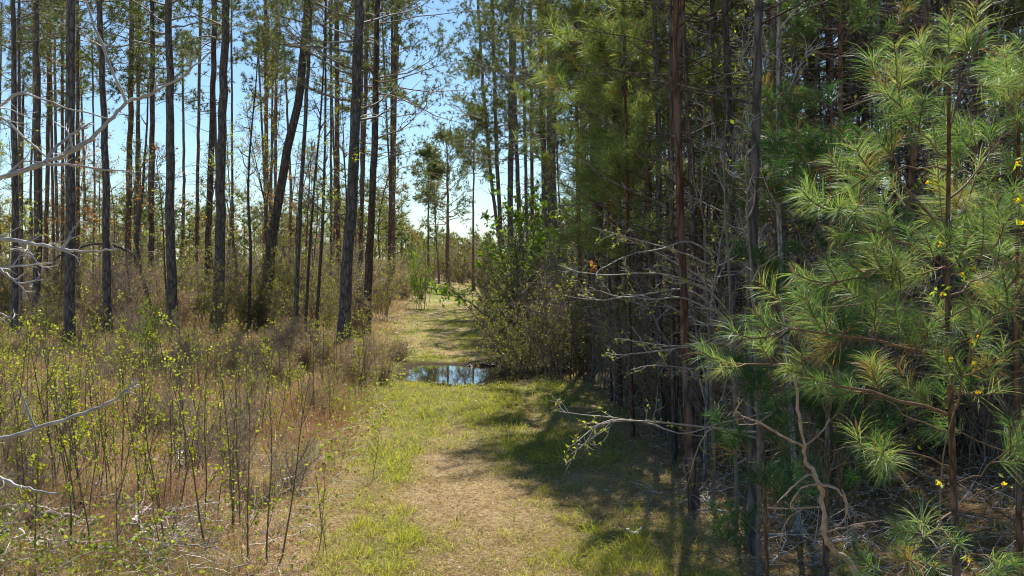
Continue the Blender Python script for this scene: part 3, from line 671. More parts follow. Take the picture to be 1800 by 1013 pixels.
young_pine('young_pine', 'large near young pine with glossy long needles filling the right side',
  [(1690, 1240), (1682, 1000), (1676, 880), (1670, 700), (1662, 600), (1662, 480), (1668, 330), (1668, 200), (1668, 120)], 5.6, 20, 6,
  [([(1665, 575), (1620, 555), (1560, 533), (1500, 535), (1440, 548), (1390, 540)], -0.1),
   ([(1640, 450), (1580, 425), (1510, 395), (1460, 372)], -0.3),
   ([(1670, 730), (1600, 705), (1520, 690), (1440, 665), (1370, 640), (1300, 632)], -0.2),
   ([(1660, 620), (1590, 615), (1500, 590), (1420, 585), (1350, 590)], -0.5),
   ([(1665, 420), (1600, 350), (1570, 290), (1550, 200), (1546, 170)], 0.1),
   ([(1668, 230), (1690, 170), (1705, 120), (1712, 90)], 0.1),
   ([(1668, 350), (1720, 310), (1765, 250), (1778, 170)], 0.2),
   ([(1670, 820), (1620, 800), (1570, 790), (1530, 800)], -0.3),
   ([(1675, 900), (1640, 930), (1600, 970)], -0.5),
   ([(1668, 520), (1740, 480), (1810, 440)], 0.3),
   ([(1664, 470), (1590, 460), (1520, 490), (1450, 495)], -0.35),
   ([(1665, 640), (1620, 620), (1580, 610)], -0.6),
   ([(1668, 280), (1620, 240), (1590, 200), (1575, 150)], -0.2),
   ([(1668, 300), (1600, 290), (1540, 300), (1490, 330)], -0.1),
   ([(1668, 180), (1640, 140), (1630, 110)], 0),
   ([(1660, 700), (1740, 680), (1800, 640)], -0.2),
   ([(1675, 850), (1740, 820), (1800, 780)], -0.2),
   ([(1675, 760), (1610, 745), (1560, 710), (1530, 690)], 0.2),
   ([(1680, 960), (1620, 1000), (1560, 1010)], -0.3),
   ([(1680, 960), (1740, 980), (1800, 990)], -0.3),
  ], auto=(9, 0.5, 0.97, 0.75, 0.08), nn=112, nw=0.0029, nl=0.18, sh_per=7)
young_pine('young_pine', 'young pine cropped by the right photo edge behind the large near one', [(1795, 1100), (1790, 800), (1785, 500), (1790, 200), (1792, 130)], 7.2, 15, 5, [([(1788, 500), (1740, 420), (1730, 350)], 0)], auto=(26, 0.25, 0.97, 1.0, 0.08), nn=100, nw=0.004)
young_pine('young_pine', 'small dark green young pine low behind the crooked dead stem', [(1350, 1100), (1345, 900), (1340, 760)], 7.8, 10, 5, [([(1345, 850), (1300, 800), (1290, 770)], 0.3), ([(1345, 900), (1400, 880), (1430, 850)], 0.2)], auto=(9, 0.3, 0.95, 0.5, 0.08), nn=80, nw=0.004, pal=[(0.02, 0.06, 0.02), (0.045, 0.12, 0.03)])
young_pine('young_pine', 'deep green bushy young pine between the pale stem and the near pine', [(1450, 1040), (1455, 700), (1460, 400), (1462, 200)], 9.5, 12, 5, [], auto=(34, 0.2, 0.97, 1.1, 0.07), nn=80, nw=0.005, pal=[(0.02, 0.06, 0.02), (0.05, 0.13, 0.03)])
young_pine('young_pine', 'tall young pine with upswept dark boughs above the pale stem', [(1475, 900), (1480, 500), (1478, 200), (1475, -60)], 11.5, 13, 7, [], auto=(30, 0.5, 0.98, 1.5, 0.05), nn=60, nw=0.006, pal=[(0.04, 0.08, 0.03), (0.09, 0.16, 0.05)], shL=0.3)
young_pine('young_pine', 'bright long needled young pine overhanging the trail edge left of the reddish pine',
  [(1150, 745), (1146, 500), (1140, 250), (1135, -60)], 19.0, 10, 6,
  [([(1143, 420), (1080, 370), (1010, 340)], -1), ([(1143, 330), (1080, 260), (1010, 220)], -0.6), ([(1140, 230), (1060, 170), (985, 150)], -0.5), ([(1140, 150), (1060, 90), (990, 70)], -1), ([(1145, 480), (1100, 450), (1070, 440)], -0.6), ([(1145, 440), (1200, 420), (1250, 410)], -0.6)],
  auto=(32, 0.42, 0.98, 2.2, 0.05), nn=75, nw=0.009, nl=0.28, pal=[(0.08, 0.13, 0.04), (0.17, 0.23, 0.07), (0.32, 0.37, 0.15)], shL=0.5, sh_per=7)
young_pine('young_pine', 'sunlit young pine with feathery boughs behind the reddish curved pine', [(1235, 720), (1232, 500), (1230, 250), (1228, 0)], 21, 10, 6, [], auto=(36, 0.45, 0.98, 2.2, 0.05), nn=60, nw=0.010, nl=0.24, pal=[(0.08, 0.13, 0.04), (0.16, 0.21, 0.07), (0.27, 0.31, 0.12)], shL=0.36, sh_per=7)
young_pine('young_pine', 'young pine rising above the thicket next to the thickest black trunk', [(1090, 700), (1080, 400), (1075, 100), (1075, -60)], 21, 10, 6, [], auto=(28, 0.5, 0.98, 2.2, 0.05), nn=70, nw=0.010, nl=0.26, pal=[(0.08, 0.12, 0.04), (0.15, 0.19, 0.06), (0.25, 0.28, 0.11)], shL=0.42, sh_per=6)

young_pine('young_pine', 'wispy young pine with low boughs just behind the pale dead boughs', [(1112, 770), (1106, 500), (1100, 250), (1098, 60)], 17.5, 9, 4,
  [([(1102, 400), (1050, 380), (1010, 350)], -0.4), ([(1104, 450), (1060, 440), (1040, 430)], -0.3), ([(1101, 330), (1040, 290), (1000, 250)], 0), ([(1104, 440), (1150, 420), (1180, 400)], -0.4), ([(1100, 240), (1040, 200), (990, 170)], 0.2)],
  auto=(20, 0.42, 0.97, 1.3, 0.06), nn=60, nw=0.008, nl=0.26, pal=[(0.09, 0.14, 0.04), (0.19, 0.25, 0.08), (0.33, 0.38, 0.16)], shL=0.42, sh_per=7)
young_pine('young_pine', 'feathery young pine leaning over the thicket left of the thickest black trunk', [(1022, 650), (1018, 400), (1012, 100), (1010, -80)], 27, 9, 5, [], auto=(34, 0.55, 0.98, 2.6, 0.05), nn=60, nw=0.013, nl=0.3, pal=[(0.08, 0.12, 0.04), (0.15, 0.19, 0.06), (0.25, 0.28, 0.11)], shL=0.5, sh_per=5)

# ------------------------------------------------------------------ crooked dead pine, foreground bare tree, dead boughs
def dead_tree(name, label, cat, base, parts, c, mat=M_dead, leafn=0, group=None, part_name='branch'):
    root = empty(name, base, label, cat, group); base = np.array(base)
    for nm_, pts, d, w0, w1, dd, tw, tl in parts:
        Q, rr = limb(nm_, pts, d, w0, w1, c, dd=dd); Q = Q - base; rr = rr * (1 + 0.22 * R.normal(size=len(rr)) * (R.random(len(rr)) < 0.4)).clip(0.75, 1.6)
        mb = MB(); mb.tubes(Q, rr, 7, tuple(np.array(c) * (0.5 if nm_ == 'trunk' and cat == 'tree' and name != 'bare_tree' else 1)))
        if tw:
            A, _, _ = side(Q[None], tw, 0.15, 1, 0.8, tl, 6, 0.22, 0.02)
            mb.tubes(A, np.tile(lin(max(rr[0] * 0.45, 0.0012), max(rr[-1] * 0.4, 0.0008), 6), (tw, 1)), 5, c)
            Bq, _, _ = side(A, tw * 2, 0.3, 1, 0.8, tl * 0.45, 4, 0.2, 0); mb.tubes(Bq, np.tile(lin(max(rr[0] * 0.25, 0.001), 0.0007, 4), (len(Bq), 1)), 4, c)
        o = mb.build(nm_, mat, root)
        if leafn and nm_ != 'trunk':
            lm = MB(); src = A if tw else Q[None]; i = R.integers(0, len(src), leafn); p, _ = interp_on(src, i, R.uniform(0.3, 1, leafn) * .999)
            lm.leaves(p + rsph(leafn) * 0.015, R.uniform(0.025, 0.05, leafn), ramp(R.uniform(0, 1, leafn), SPRING), 0.6); lm.build('leaves', M_leaf, root, False)
    return root

dead_tree('dead_pine', 'crooked reddish dead young pine with pale curling twigs at lower right', 'dead tree', (P(1530, 1013, 6.2)[0], 6.2, 0.0), [
  ('trunk', [(1540, 1480), (1530, 1200), (1512, 1018), (1490, 985), (1455, 962), (1447, 930), (1448, 880), (1440, 850), (1420, 815), (1412, 785), (1400, 700), (1398, 650)], 6.2, 13, 5, 0, 0, 0),
  ('branch', [(1413, 785), (1370, 765), (1335, 742), (1310, 735), (1290, 720)], 6.2, 5, 2, -0.05, 3, 0.15),
  ('branch', [(1413, 785), (1440, 765), (1452, 750), (1458, 735)], 6.2, 4, 2, 0.03, 2, 0.1),
  ('branch', [(1440, 848), (1425, 830), (1400, 850), (1380, 870), (1365, 885)], 6.2, 4, 2, -0.04, 3, 0.08),
  ('branch', [(1442, 850), (1410, 855), (1392, 880), (1388, 890), (1400, 895)], 6.1, 4, 2, 0.0, 2, 0.08),
  ('branch', [(1443, 852), (1470, 858), (1485, 875), (1490, 905), (1496, 915)], 6.2, 5, 2, -0.05, 3, 0.1),
  ('branch', [(1445, 890), (1415, 893), (1385, 895), (1350, 893)], 6.2, 4, 2, -0.02, 2, 0.08),
  ('branch', [(1415, 893), (1390, 905), (1375, 930), (1372, 960)], 6.15, 3, 2, -0.02, 1, 0.05),
  ('branch', [(1448, 935), (1480, 930), (1510, 920), (1550, 915)], 6.2, 4, 2, -0.03, 4, 0.09),
  ('branch', [(1450, 948), (1475, 945), (1500, 925), (1520, 925)], 6.2, 3, 2, -0.03, 4, 0.09),
  ('branch', [(1480, 860), (1492, 890), (1485, 915), (1455, 940)], 6.2, 3, 2, 0.0, 4, 0.1),
 ], (0.36, 0.25, 0.18))
G = (0.33, 0.30, 0.28)
dead_tree('bare_tree', 'bare pale grey tree just outside the left edge reaching twigs into the photo', 'tree', (P(-140, 900, 3.2)[0], 3.2, 0.0), [
  ('trunk', [(-140, 2250), (-150, 1500), (-135, 900), (-150, 400), (-165, -100), (-170, -500)], 3.2, 60, 30, 0, 0, 0),
  ('branch', [(-140, 360), (-40, 325), (10, 310), (75, 288), (140, 262), (190, 215), (220, 182), (270, 165), (330, 130), (370, 90)], 3.2, 12, 3, 0.02, 7, 0.14),
  ('branch', [(80, 285), (100, 255), (140, 228), (160, 215)], 3.2, 7, 2, 0.02, 3, 0.1),
  ('branch', [(222, 182), (200, 130), (175, 70), (150, 0), (140, -30)], 3.3, 6, 3, 0.0, 3, 0.12),
  ('branch', [(75, 288), (130, 290), (190, 300), (230, 300)], 3.2, 5, 2, -0.02, 3, 0.12),
  ('branch', [(-140, 260), (0, 190), (30, 160), (80, 175), (130, 195), (200, 210)], 3.5, 6, 2, 0.0, 5, 0.16),
  ('branch', [(-140, 210), (0, 200), (40, 240), (80, 275)], 3.3, 6, 3, 0.0, 3, 0.12),
  ('branch', [(-140, 440), (-30, 417), (30, 422), (70, 430), (110, 438), (160, 445), (205, 438)], 2.9, 9, 3, 0.0, 6, 0.11),
  ('branch', [(110, 436), (125, 410), (135, 395), (138, 390)], 2.9, 6, 2, 0.0, 2, 0.05),
  ('branch', [(30, 422), (50, 440), (68, 468), (90, 472)], 2.9, 5, 2, 0.0, 3, 0.07),
  ('branch', [(-140, 430), (-20, 460), (10, 480), (30, 500), (80, 492)], 2.8, 8, 2, 0.0, 5, 0.09),
  ('branch', [(-140, 500), (-10, 470), (40, 468), (90, 462)], 2.85, 6, 2, 0.0, 4, 0.08),
  ('branch', [(-140, 640), (-20, 545), (10, 556), (25, 562)], 2.8, 6, 2, 0.0, 4, 0.07),
  ('branch', [(-140, 830), (-30, 780), (0, 773), (60, 755), (150, 728), (200, 705), (225, 685), (242, 668)], 2.9, 9, 4, 0.0, 3, 0.07),
  ('branch', [(62, 754), (52, 730), (45, 710), (38, 695)], 2.9, 6, 3, 0.0, 0, 0),
  ('branch', [(-140, 820), (-20, 835), (0, 840), (30, 855), (60, 862), (100, 870)], 2.9, 8, 3, 0.0, 4, 0.06),
 ], G)
PALE = (0.30, 0.26, 0.21)
for (lab, bx, d, pts2) in [
  ('pale dead understory tree with long silvery boughs over the trail edge', 1250, 12.5,
   [[(1200, 520), (1150, 528), (1100, 520), (1060, 530), (1020, 525), (990, 520)], [(1200, 505), (1150, 515), (1090, 525), (1050, 510), (1035, 505)], [(1200, 488), (1140, 478), (1080, 485), (1020, 480), (980, 466)], [(1190, 440), (1130, 425), (1075, 410), (1040, 400)], [(1200, 470), (1150, 440), (1100, 420), (1090, 415)], [(1210, 420), (1160, 440), (1110, 445), (1060, 470), (1045, 482)]]),
  ('pale dead branchy tree with boughs sweeping left at mid height', 1290, 11.0,
   [[(1285, 590), (1230, 605), (1180, 610), (1120, 600), (1080, 595)], [(1280, 600), (1220, 608), (1150, 618), (1090, 625), (1065, 620)], [(1290, 560), (1240, 500), (1180, 490), (1130, 470)], [(1280, 640), (1220, 650), (1150, 640), (1110, 650)]]),
  ('low leafy twigged sapling leaning out over the trail edge on the right', 1330, 9.5,
   [[(1370, 720), (1310, 735), (1260, 745), (1200, 768), (1140, 742), (1080, 735), (1010, 728), (975, 722)], [(1110, 738), (1050, 745), (1030, 780), (1005, 798)], [(1080, 735), (1045, 750), (1010, 780)], [(1250, 745), (1225, 790), (1215, 830), (1205, 860)]])]:
    tr = [(bx, HOR + F * H / d + 10), (bx + 6, 800), (bx - 4, 600), (bx - 10, 450), (bx - 20, 330), (bx - 12, 180)]
    parts = [('trunk', tr, d, 8, 1.5, 0, 8, 0.6)]
    for i, b in enumerate(pts2):
        b = [(bx - 2, b[0][1] + 25)] + b if i != 1 or 'low leafy' not in lab else b
        parts.append(('branch', b, d, 3.6, 1.2, -0.1 + R.uniform(-0.15, 0.15), 7, 0.40))
    dead_tree('understory_tree', lab, 'tree', (P(bx, 0, d)[0], d, 0.0), parts, PALE, leafn=30)

# ------------------------------------------------------------------ bushes and saplings (prototypes, then copies)
def bush_proto(kind, rg_i, label, group, name='shrub'):
    root = empty('dead_weed' if kind == 'brown' else name, (0, 0, -50), label, 'dead weeds' if kind == 'brown' else 'shrub', group)
    bm = MB(); lm = MB()
    if kind == 'olive':   ns, h, tw, nl, ls, pal, c, sp, grad = 14, 2.2, 170, 2600, 0.055, OLIVE, (0.14, 0.11, 0.085), 0.5, .2
    elif kind == 'bright': ns, h, tw, nl, ls, pal, c, sp, grad = 12, 2.4, 150, 2600, 0.08, [(0.065, 0.12, 0.02), (0.14, 0.23, 0.03), (0.25, 0.34, 0.05)], (0.12, 0.1, 0.08), 0.5, .2
    elif kind == 'bare': ns, h, tw, nl, ls, pal, c, sp, grad = 16, 2.4, 300, 420, 0.045, SPRING, (0.22, 0.18, 0.145), 0.42, .2
    elif kind == 'brown': ns, h, tw, nl, ls, pal, c, sp, grad = 18, 1.6, 330, 1500, 0.045, [(0.22, 0.14, 0.09), (0.38, 0.275, 0.18), (0.31, 0.24, 0.13)], (0.27, 0.20, 0.15), 0.5, .2
    elif kind == 'yellow': ns, h, tw, nl, ls, pal, c, sp, grad = 12, 2.6, 190, 1500, 0.055, SPRING, (0.17, 0.13, 0.10), 0.38, .2
    el = np.abs(R.normal(size=ns)) * sp; az = R.uniform(0, 6.28, ns)
    dv = np.stack([np.sin(el) * np.cos(az), np.sin(el) * np.sin(az), np.cos(el)], 1); st = np.stack([R.normal(size=ns) * 0.15, R.normal(size=ns) * 0.15, np.full(ns, -0.05)], 1)
    A = grow(st, dv, h * R.uniform(0.55, 1.1, ns), 8, 0.11, 0.02)
    bm.tubes(A, np.tile(lin(0.013, 0.004, 8), (ns, 1)), 4, c)
    Bq, _, _ = side(A, tw, 0.12, 1, 0.75, h * 0.32, 5, 0.2, 0.04); bm.tubes(Bq, np.tile(lin(0.006, 0.0025, 5), (len(Bq), 1)), 3, tuple(np.array(c) * 1.15))
    Cq, _, _ = side(Bq, tw * 3, 0.15, 1, 0.8, h * 0.12, 3, 0.2, 0.03); bm.tubes(Cq, np.tile(lin(0.0035, 0.002, 3), (len(Cq), 1)), 3, tuple(np.array(c) * 1.25))
    if kind == 'bare' and rg_i: bm.c = [q * np.array([1.12, 1.03, 0.95], np.float32) for q in bm.c]
    bm.build('stems', M_twig, root)
    i = R.integers(0, len(Cq), nl); p, _ = interp_on(Cq, i, R.uniform(0, 1, nl) * .999)
    lm.leaves(p + rsph(nl) * 0.02, R.uniform(0.6, 1.3, nl) * ls, ramp(R.uniform(0, 1, nl), pal), 0.5); lm.build('leaves', M_leaf, root, False)
    return root

BL = {
 'olive': ('olive leaved bush in the thicket at the foot of the trees', 'olive bushes under the trees'),
 'bright': ('bright green leafy bush at the foot of the thick pine right of the trail', 'bright green bushes right of the trail'),
 'bare': ('tangled bare twigged bush with a few spring buds in the undergrowth', 'bare twiggy bushes in the undergrowth'),
 'brown': ('low brown bush of withered leaves and twigs left of the trail', 'withered brown bushes left of the trail'),
 'yellow': ('upright bush flecked with small yellow green leaves among the left trees', 'yellow green flecked bushes among the left trees')}
PR = {k: [bush_proto(k, i, *BL[k]) for i in range(3)] for k in BL}
used = set()
KN = {'olive': 'olive leaved bush', 'bright': 'bright green leafy bush', 'bare': 'tangled bare twigged bush', 'brown': 'withered brown weed clump', 'yellow': 'bush flecked yellow green'}
def put_bush(kind, x, y, s, sz=1.0, label=None, group=None):
    pr = PR[kind][R.integers(3)]; z = float(hgt(x, y)) - 0.02
    zl = ('small ' if s < 0.7 else 'tall ' if s > 1.5 else '') + KN[kind] + ' ' + zone(x, y)
    if pr.name in used or label:
        label = label or zl
        return copy_thing(pr, (x, y, z), R.uniform(0, 6.28), (s, s, s * sz), label=label, group=group)
    used.add(pr.name); pr['label'] = zl; pr.location = (x, y, z); pr.scale = (s, s, s * sz); return pr
# thicket right of the trail
for px, py, s, kd in [(905, 655, 1.0, 'olive'), (935, 660, 1.2, 'olive'), (975, 668, 1.25, 'bare'), (1010, 668, 1.3, 'olive'), (895, 625, 1.3, 'olive'), (925, 620, 1.5, 'bare'), (960, 615, 1.7, 'olive'),
                      (880, 600, 1.25, 'bare'), (905, 590, 1.7, 'olive'), (940, 585, 1.9, 'brown'), (985, 625, 1.7, 'bare'), (1030, 640, 1.6, 'olive'), (870, 565, 1.6, 'olive'), (885, 550, 1.9, 'bare'), (875, 535, 1.7, 'brown'), (900, 560, 2.0, 'olive'), (865, 545, 1.2, 'brown'),
                      (1070, 690, 1.2, 'bare'), (1100, 720, 1.1, 'bare'), (1000, 600, 1.9, 'olive'), (1060, 640, 1.8, 'bare'), (925, 555, 2.3, 'bare')]:
    d = gd(py); put_bush(kd, P(px, 0, d)[0], d, s)
for px, py, s, lb in [(945, 612, 2.5, 'tallest bright green bush climbing the vine covered pines right of the trail'), (975, 596, 2.4, 'bright green bush right of the tallest one in the thicket'), (925, 600, 1.9, 'bright green bush on the left side of the thicket'), (1000, 650, 0.7, 'small bright green bush low in front of the thicket')]:
    d = gd(py); put_bush('bright', P(px, 0, d)[0], d, s, label=lb)
# undergrowth inside the right forest
for i in range(80):
    y = 13 + 30 * R.random() ** 1.2; x = edge_x(y) + 0.7 + R.random() * (0.53 * y - edge_x(y)); s = R.uniform(0.7, 1.7)
    put_bush(['bare', 'bare', 'olive', 'bare', 'brown'][R.integers(5)], x, y, s)
# left undergrowth among the pines
for i in range(165):
    y = R.uniform(32, 95); w = 0.53 * y; x = -w + R.random() * (w + path_c(y) - 3.2); kd = ['yellow', 'bare', 'brown', 'olive', 'brown', 'bare', 'brown'][R.integers(7)]
    put_bush(kd, x, y, R.uniform(0.6, 1.5) * (1.0 + (y - 29) / 85) * np.clip((y - 29) / 13, 0.42, 1))
for i in range(34):      # brush closing the far end of the trail
    y = R.uniform(122, 165); put_bush(['bare', 'yellow', 'olive', 'brown'][R.integers(4)], P(R.uniform(715, 880), 0, y)[0], y, R.uniform(1.4, 2.6))
for i in range(30):      # both sides of the far trail
    y = R.uniform(50, 125); sgn = -1 if R.random() < .65 else 1; x = path_c(y) + sgn * (3.2 + R.random() * 7); put_bush(['brown', 'bare', 'yellow'][R.integers(3)], x, y, R.uniform(0.8, 1.5))
# climbing leaves round the leaning pine and other marked bushes
d = gd(597)
for px, s, sz in [(455, 1.1, 1.5), (480, 1.2, 1.0), (430, 0.9, 1.2)]:
    put_bush('olive', P(px, 0, d)[0], d - 0.4, s, sz, label={455: 'dark leafy climber bush hugging the base of the leaning pine', 480: 'drooping dark bush on the right of the leaning pine base', 430: 'dark evergreen bush left of the leaning pine base'}[px])
put_bush('olive', P(362, 0, gd(580))[0], gd(582), 1.2, 1.1, label='dark leafy bush left of the thick trunk with rotund base')
put_bush('bright', P(372, 0, gd(610))[0], gd(640), 0.55, 1.3, label='lone sprig of vivid green leaves in front of the thick trunk')
put_bush('bright', P(730, 0, gd(560))[0] - 0.4, gd(545), 1.15, 1.5, label='small tree like bush of green and yellow leaves beside the far trail')
# feathery dead weeds in front of the left trees
for i in range(30):
    px = R.uniform(440, 705); py = R.uniform(628, 690); d = gd(py); x = P(px, 0, d)[0]
    if x < path_c(d) - 2.3: put_bush('brown', x, d, R.uniform(0.45, 0.75), 0.9, label='feathery rust brown dead weed clump ' + zone(x, d), group='feathery dead weeds beside the trail')

for i in range(75):
    d = R.uniform(10.5, 30); x = P(R.uniform(-20, 640), 0, d)[0]
    if x < path_c(d) - 2.8: put_bush(['brown', 'bare'][R.integers(2)], x, d, R.uniform(0.25, 0.5), 0.9)
# slender saplings on the left
def sapling_proto(h, nl, c=(0.14, 0.105, 0.08), pal=SPRING, ls=0.038, nb=10):
    root = empty('sapling', (0, 0, -50), 'slender upright sapling with tiny green leaves in the dry grass left of the trail', 'sapling', 'slender saplings in the left clearing')
    A = grow(np.array([[0, 0, -0.05]]), np.array([[R.normal() * 0.06, R.normal() * 0.06, 1]]), h, 12, 0.035, 0.05)
    bm = MB(); bm.tubes(A, lin(0.011, 0.003, 12)[None] * (0.8 + h * 0.12), 5, c)
    Bq, _, _ = side(A, nb, 0.15, 0.97, 0.7, h * 0.28, 6, 0.12, 0.12); bm.tubes(Bq, np.tile(lin(0.0045, 0.0018, 6), (nb, 1)), 4, c)
    Cq, _, _ = side(Bq, nb * 3, 0.2, 1, 0.7, h * 0.09, 3, 0.15, 0.1); bm.tubes(Cq, np.tile(lin(0.0028, 0.0014, 3), (len(Cq), 1)), 3, c)
    bm.build('stem', M_twig, root)
    src = np.concatenate([Cq]); i = R.integers(0, len(src), nl); p, _ = interp_on(src, i, R.uniform(0.3, 1, nl) * .999)
    i2 = R.integers(0, 1, nl // 3); p2, _ = interp_on(A, i2, R.uniform(0.3, 1, nl // 3) * .999)
    p = np.concatenate([p, p2]); lm = MB(); lm.leaves(p + rsph(len(p)) * 0.012, R.uniform(0.3, 1.4, len(p)) * ls, ramp(R.uniform(0, 1, len(p)), pal), 0.6)
    lm.build('leaves', M_leaf, root, False); return root
SP = [sapling_proto(h, nl) for h, nl in [(1.6, 110), (2.0, 80), (2.4, 210), (1.3, 190), (1.9, 40), (2.2, 24)]]
us2 = set()
def put_sap(j, x, y, s, rz=None, label=None, tilt=None):
    pr = SP[j]; z = float(hgt(x, y)) - 0.02; rz = R.uniform(0, 6.28) if rz is None else rz; hh_ = [1.6, 2.0, 2.4, 1.3, 1.9, 2.2][j] * s
    zl = ('knee high' if hh_ < 1.05 else 'waist high' if hh_ < 1.4 else 'shoulder high' if hh_ < 1.8 else 'head high') + (' nearly leafless' if j > 3 else ' bushy green' if j in (2, 3) else ' small leaved') + ' sapling ' + zone(x, y); tilt = tilt or (R.normal() * 0.09, R.normal() * 0.09)
    if j in us2 or label: return copy_thing(pr, (x, y, z), rz, (s, s, s), label=label or zl, tilt=tilt)
    us2.add(j); pr['label'] = zl; pr.location = (x, y, z); pr.scale = (s, s, s); pr.rotation_euler = (tilt[0], tilt[1], rz)
for j, px, by, ty, lab in [(1, 290, 990, 640, 'tall sapling stem leaning left at lower left, nearest the dead log'), (2, 362, 985, 600, 'tall straight sapling topped with a vivid leafy sprig in the left clearing'),
                      (4, 300, 905, 640, None), (0, 125, 1010, 700, None), (5, 148, 930, 630, None), (4, 410, 960, 650, None), (5, 422, 940, 655, None), (1, 470, 1000, 660, None), (5, 495, 990, 650, None), (4, 435, 1000, 690, None),
                      (3, 60, 1012, 800, 'short sapling with dense vivid leaf clusters by the woody debris'), (3, 285, 1005, 850, None), (0, 655, 850, 740, None), (4, 560, 980, 820, None), (0, 575, 985, 830, None), (2, 245, 920, 620, None), (2, 215, 880, 600, None), (5, 180, 900, 640, None)]:
    d = gd(by); hh = (by - ty) / F * d; put_sap(j, P(px, 0, d)[0], d, hh / [1.6, 2.0, 2.4, 1.3, 1.9, 2.2][j], label=lab)
for i in range(180):
    if i % 3 == 0: d0_ = 10.5 + 22 * R.random() ** 1.1; px0_ = R.uniform(-20, 560 if d0_ < 22 else 660)
    d = d0_ + R.normal() * 0.4; px = px0_ + R.normal() * 34; x = P(px, 0, d)[0]
    if x > path_c(d) - 2.6: continue
    put_sap([0, 2, 3, 2][R.integers(4)] if px < 270 and d < 26 and i % 3 else R.integers(6), x, d, R.uniform(0.55, 1.05))

# flowering vine on the near pine
root = empty('flowering_vine', (P(1655, 1000, 5.3)[0], 5.3, 0.0), 'thin vine with yellow trumpet flowers climbing beside the near pine trunk', 'vine')
bq = np.array(root.location); mb = MB()
Q, rr = limb('v', [(1650, 1500), (1655, 1100), (1650, 800), (1700, 660), (1712, 560), (1690, 500), (1700, 450), (1655, 400), (1650, 300), (1640, 210)], 5.3, 3, 2, None)
mb.tubes(Q - bq, rr, 5, (0.2, 0.14, 0.08)); mb.build('stem', M_twig, root)
fl = MB(); lf = MB()
for px, py in [(1652, 430), (1690, 482), (1712, 470), (1655, 517), (1706, 600), (1712, 640), (1718, 592), (1672, 630), (1642, 322), (1630, 322), (1788, 352), (1795, 390), (1718, 690), (1790, 285), (1650, 850), (1765, 850), (1705, 985)]:
    c0 = P(px, py, 5.2) - bq; n = 7
    fl.leaves(np.repeat(c0[None], n, 0), 0.017, np.tile([0.75, 0.48, 0.01], (n, 1)), 0.7); lf.leaves(np.repeat(c0[None], 4, 0) + rsph(4) * 0.03, 0.045, np.tile([0.28, 0.36, 0.04], (4, 1)), 0.4)
fl.build('flowers', M_leaf, root, False); lf.build('leaves', M_leaf, root, False)
# russet dead oak leaf cluster caught in the boughs
root = empty('dead_leaf_cluster', P(1040, 470, 12.2), 'small russet dead leaf cluster hanging in the pale boughs', 'leaves')
mb = MB(); mb.leaves(rsph(14) * 0.03, 0.075, ramp(R.uniform(0, 1, 14), [(0.26, 0.08, 0.03), (0.36, 0.14, 0.06)]), 0.6); mb.build('leaves', M_leaf, root, False)

# ------------------------------------------------------------------ fallen wood and mud
def fallen(label, pts, by, w0, w1, tw, tl, c, group=None, name='fallen_branch', cat='branch'):
    d0 = gd(by); W = []
    for px, py in pts:
        d = gd(py); p = P(px, 0, d); W.append([p[0], d, float(hgt(p[0], d)) + R.uniform(0.04, 0.16)])
    W = np.array(W); n = len(W); t = np.linspace(0, n - 1, n * 4); Q = np.stack([np.interp(t, np.arange(n), W[:, k]) for k in range(3)], 1); Q[1:-1] += R.normal(size=(len(Q) - 2, 3)) * 0.012
    base = Q[0] * np.array([1, 1, 1]); rr = lin(w0, w1, len(Q)) / F * d0 / 2
    mb = MB(); mb.tubes(Q - base, rr, 8, c)
    if tw:
        A, _, _ = side((Q - base)[None], tw, 0.1, 1, 0.8, tl, 6, 0.2, 0.05); mb.tubes(A, np.tile(lin(0.008, 0.003, 6), (tw, 1)), 4, c)
    o = mb.build(name, M_dead, None); o.location = base; return tag(o, label, cat, group)
fallen('weathered grey log lying in dry grass in the left clearing', [(300, 830), (330, 826), (355, 818)], 826, 11, 9, 3, 0.3, (0.22, 0.18, 0.15), name='fallen_log', cat='log')
fallen('bleached curved dead branch by the small log', [(318, 860), (314, 845), (322, 832)], 845, 8, 3, 6, 0.35, (0.6, 0.57, 0.53))
fallen('bleached root like branch with many twigs low in the left clearing', [(235, 965), (245, 945), (262, 925)], 945, 12, 4, 14, 0.4, (0.6, 0.57, 0.54))
fallen('long pale stick lying at the lower left corner', [(-20, 945), (40, 940), (100, 942), (130, 938)], 942, 9, 5, 4, 0.4, (0.48, 0.42, 0.36))
fallen('dark half rotten log in the debris at lower left', [(20, 965), (80, 962), (140, 955)], 960, 16, 12, 6, 0.4, (0.16, 0.125, 0.10), name='fallen_log', cat='log')
fallen('thin bleached branch at the grass edge near the trail', [(490, 872), (515, 855), (537, 848)], 860, 5, 2, 5, 0.25, (0.6, 0.55, 0.5))
fallen('short pale stick at the right side of the trail', [(1100, 963), (1118, 958), (1128, 955)], 960, 6, 4, 1, 0.15, (0.55, 0.5, 0.42))
for i in range(34):
    px = R.uniform(-20, 330); py = R.uniform(880, 1020); a = R.uniform(-0.5, 0.5)
    fallen('thin grey dead branch in the tangled debris at lower left', [(px, py), (px + R.uniform(20, 90), py + R.uniform(-20, 12))], py, R.uniform(3, 7), 2, R.integers(3, 9), 0.45, tuple(np.array([0.38, 0.33, 0.29]) * R.uniform(0.5, 1.4)), group='dead branches in the lower left debris')
for i in range(16):
    px = R.uniform(1100, 1500); py = R.uniform(860, 1010)
    fallen('grey dead branch on the shaded forest floor at right', [(px, py), (px + R.uniform(-70, 70), py + R.uniform(-15, 15))], py, R.uniform(3, 6), 2, R.integers(4, 10), 0.5, tuple(np.array([0.38, 0.33, 0.29]) * R.uniform(0.5, 1.2)), group='dead branches on the right forest floor')
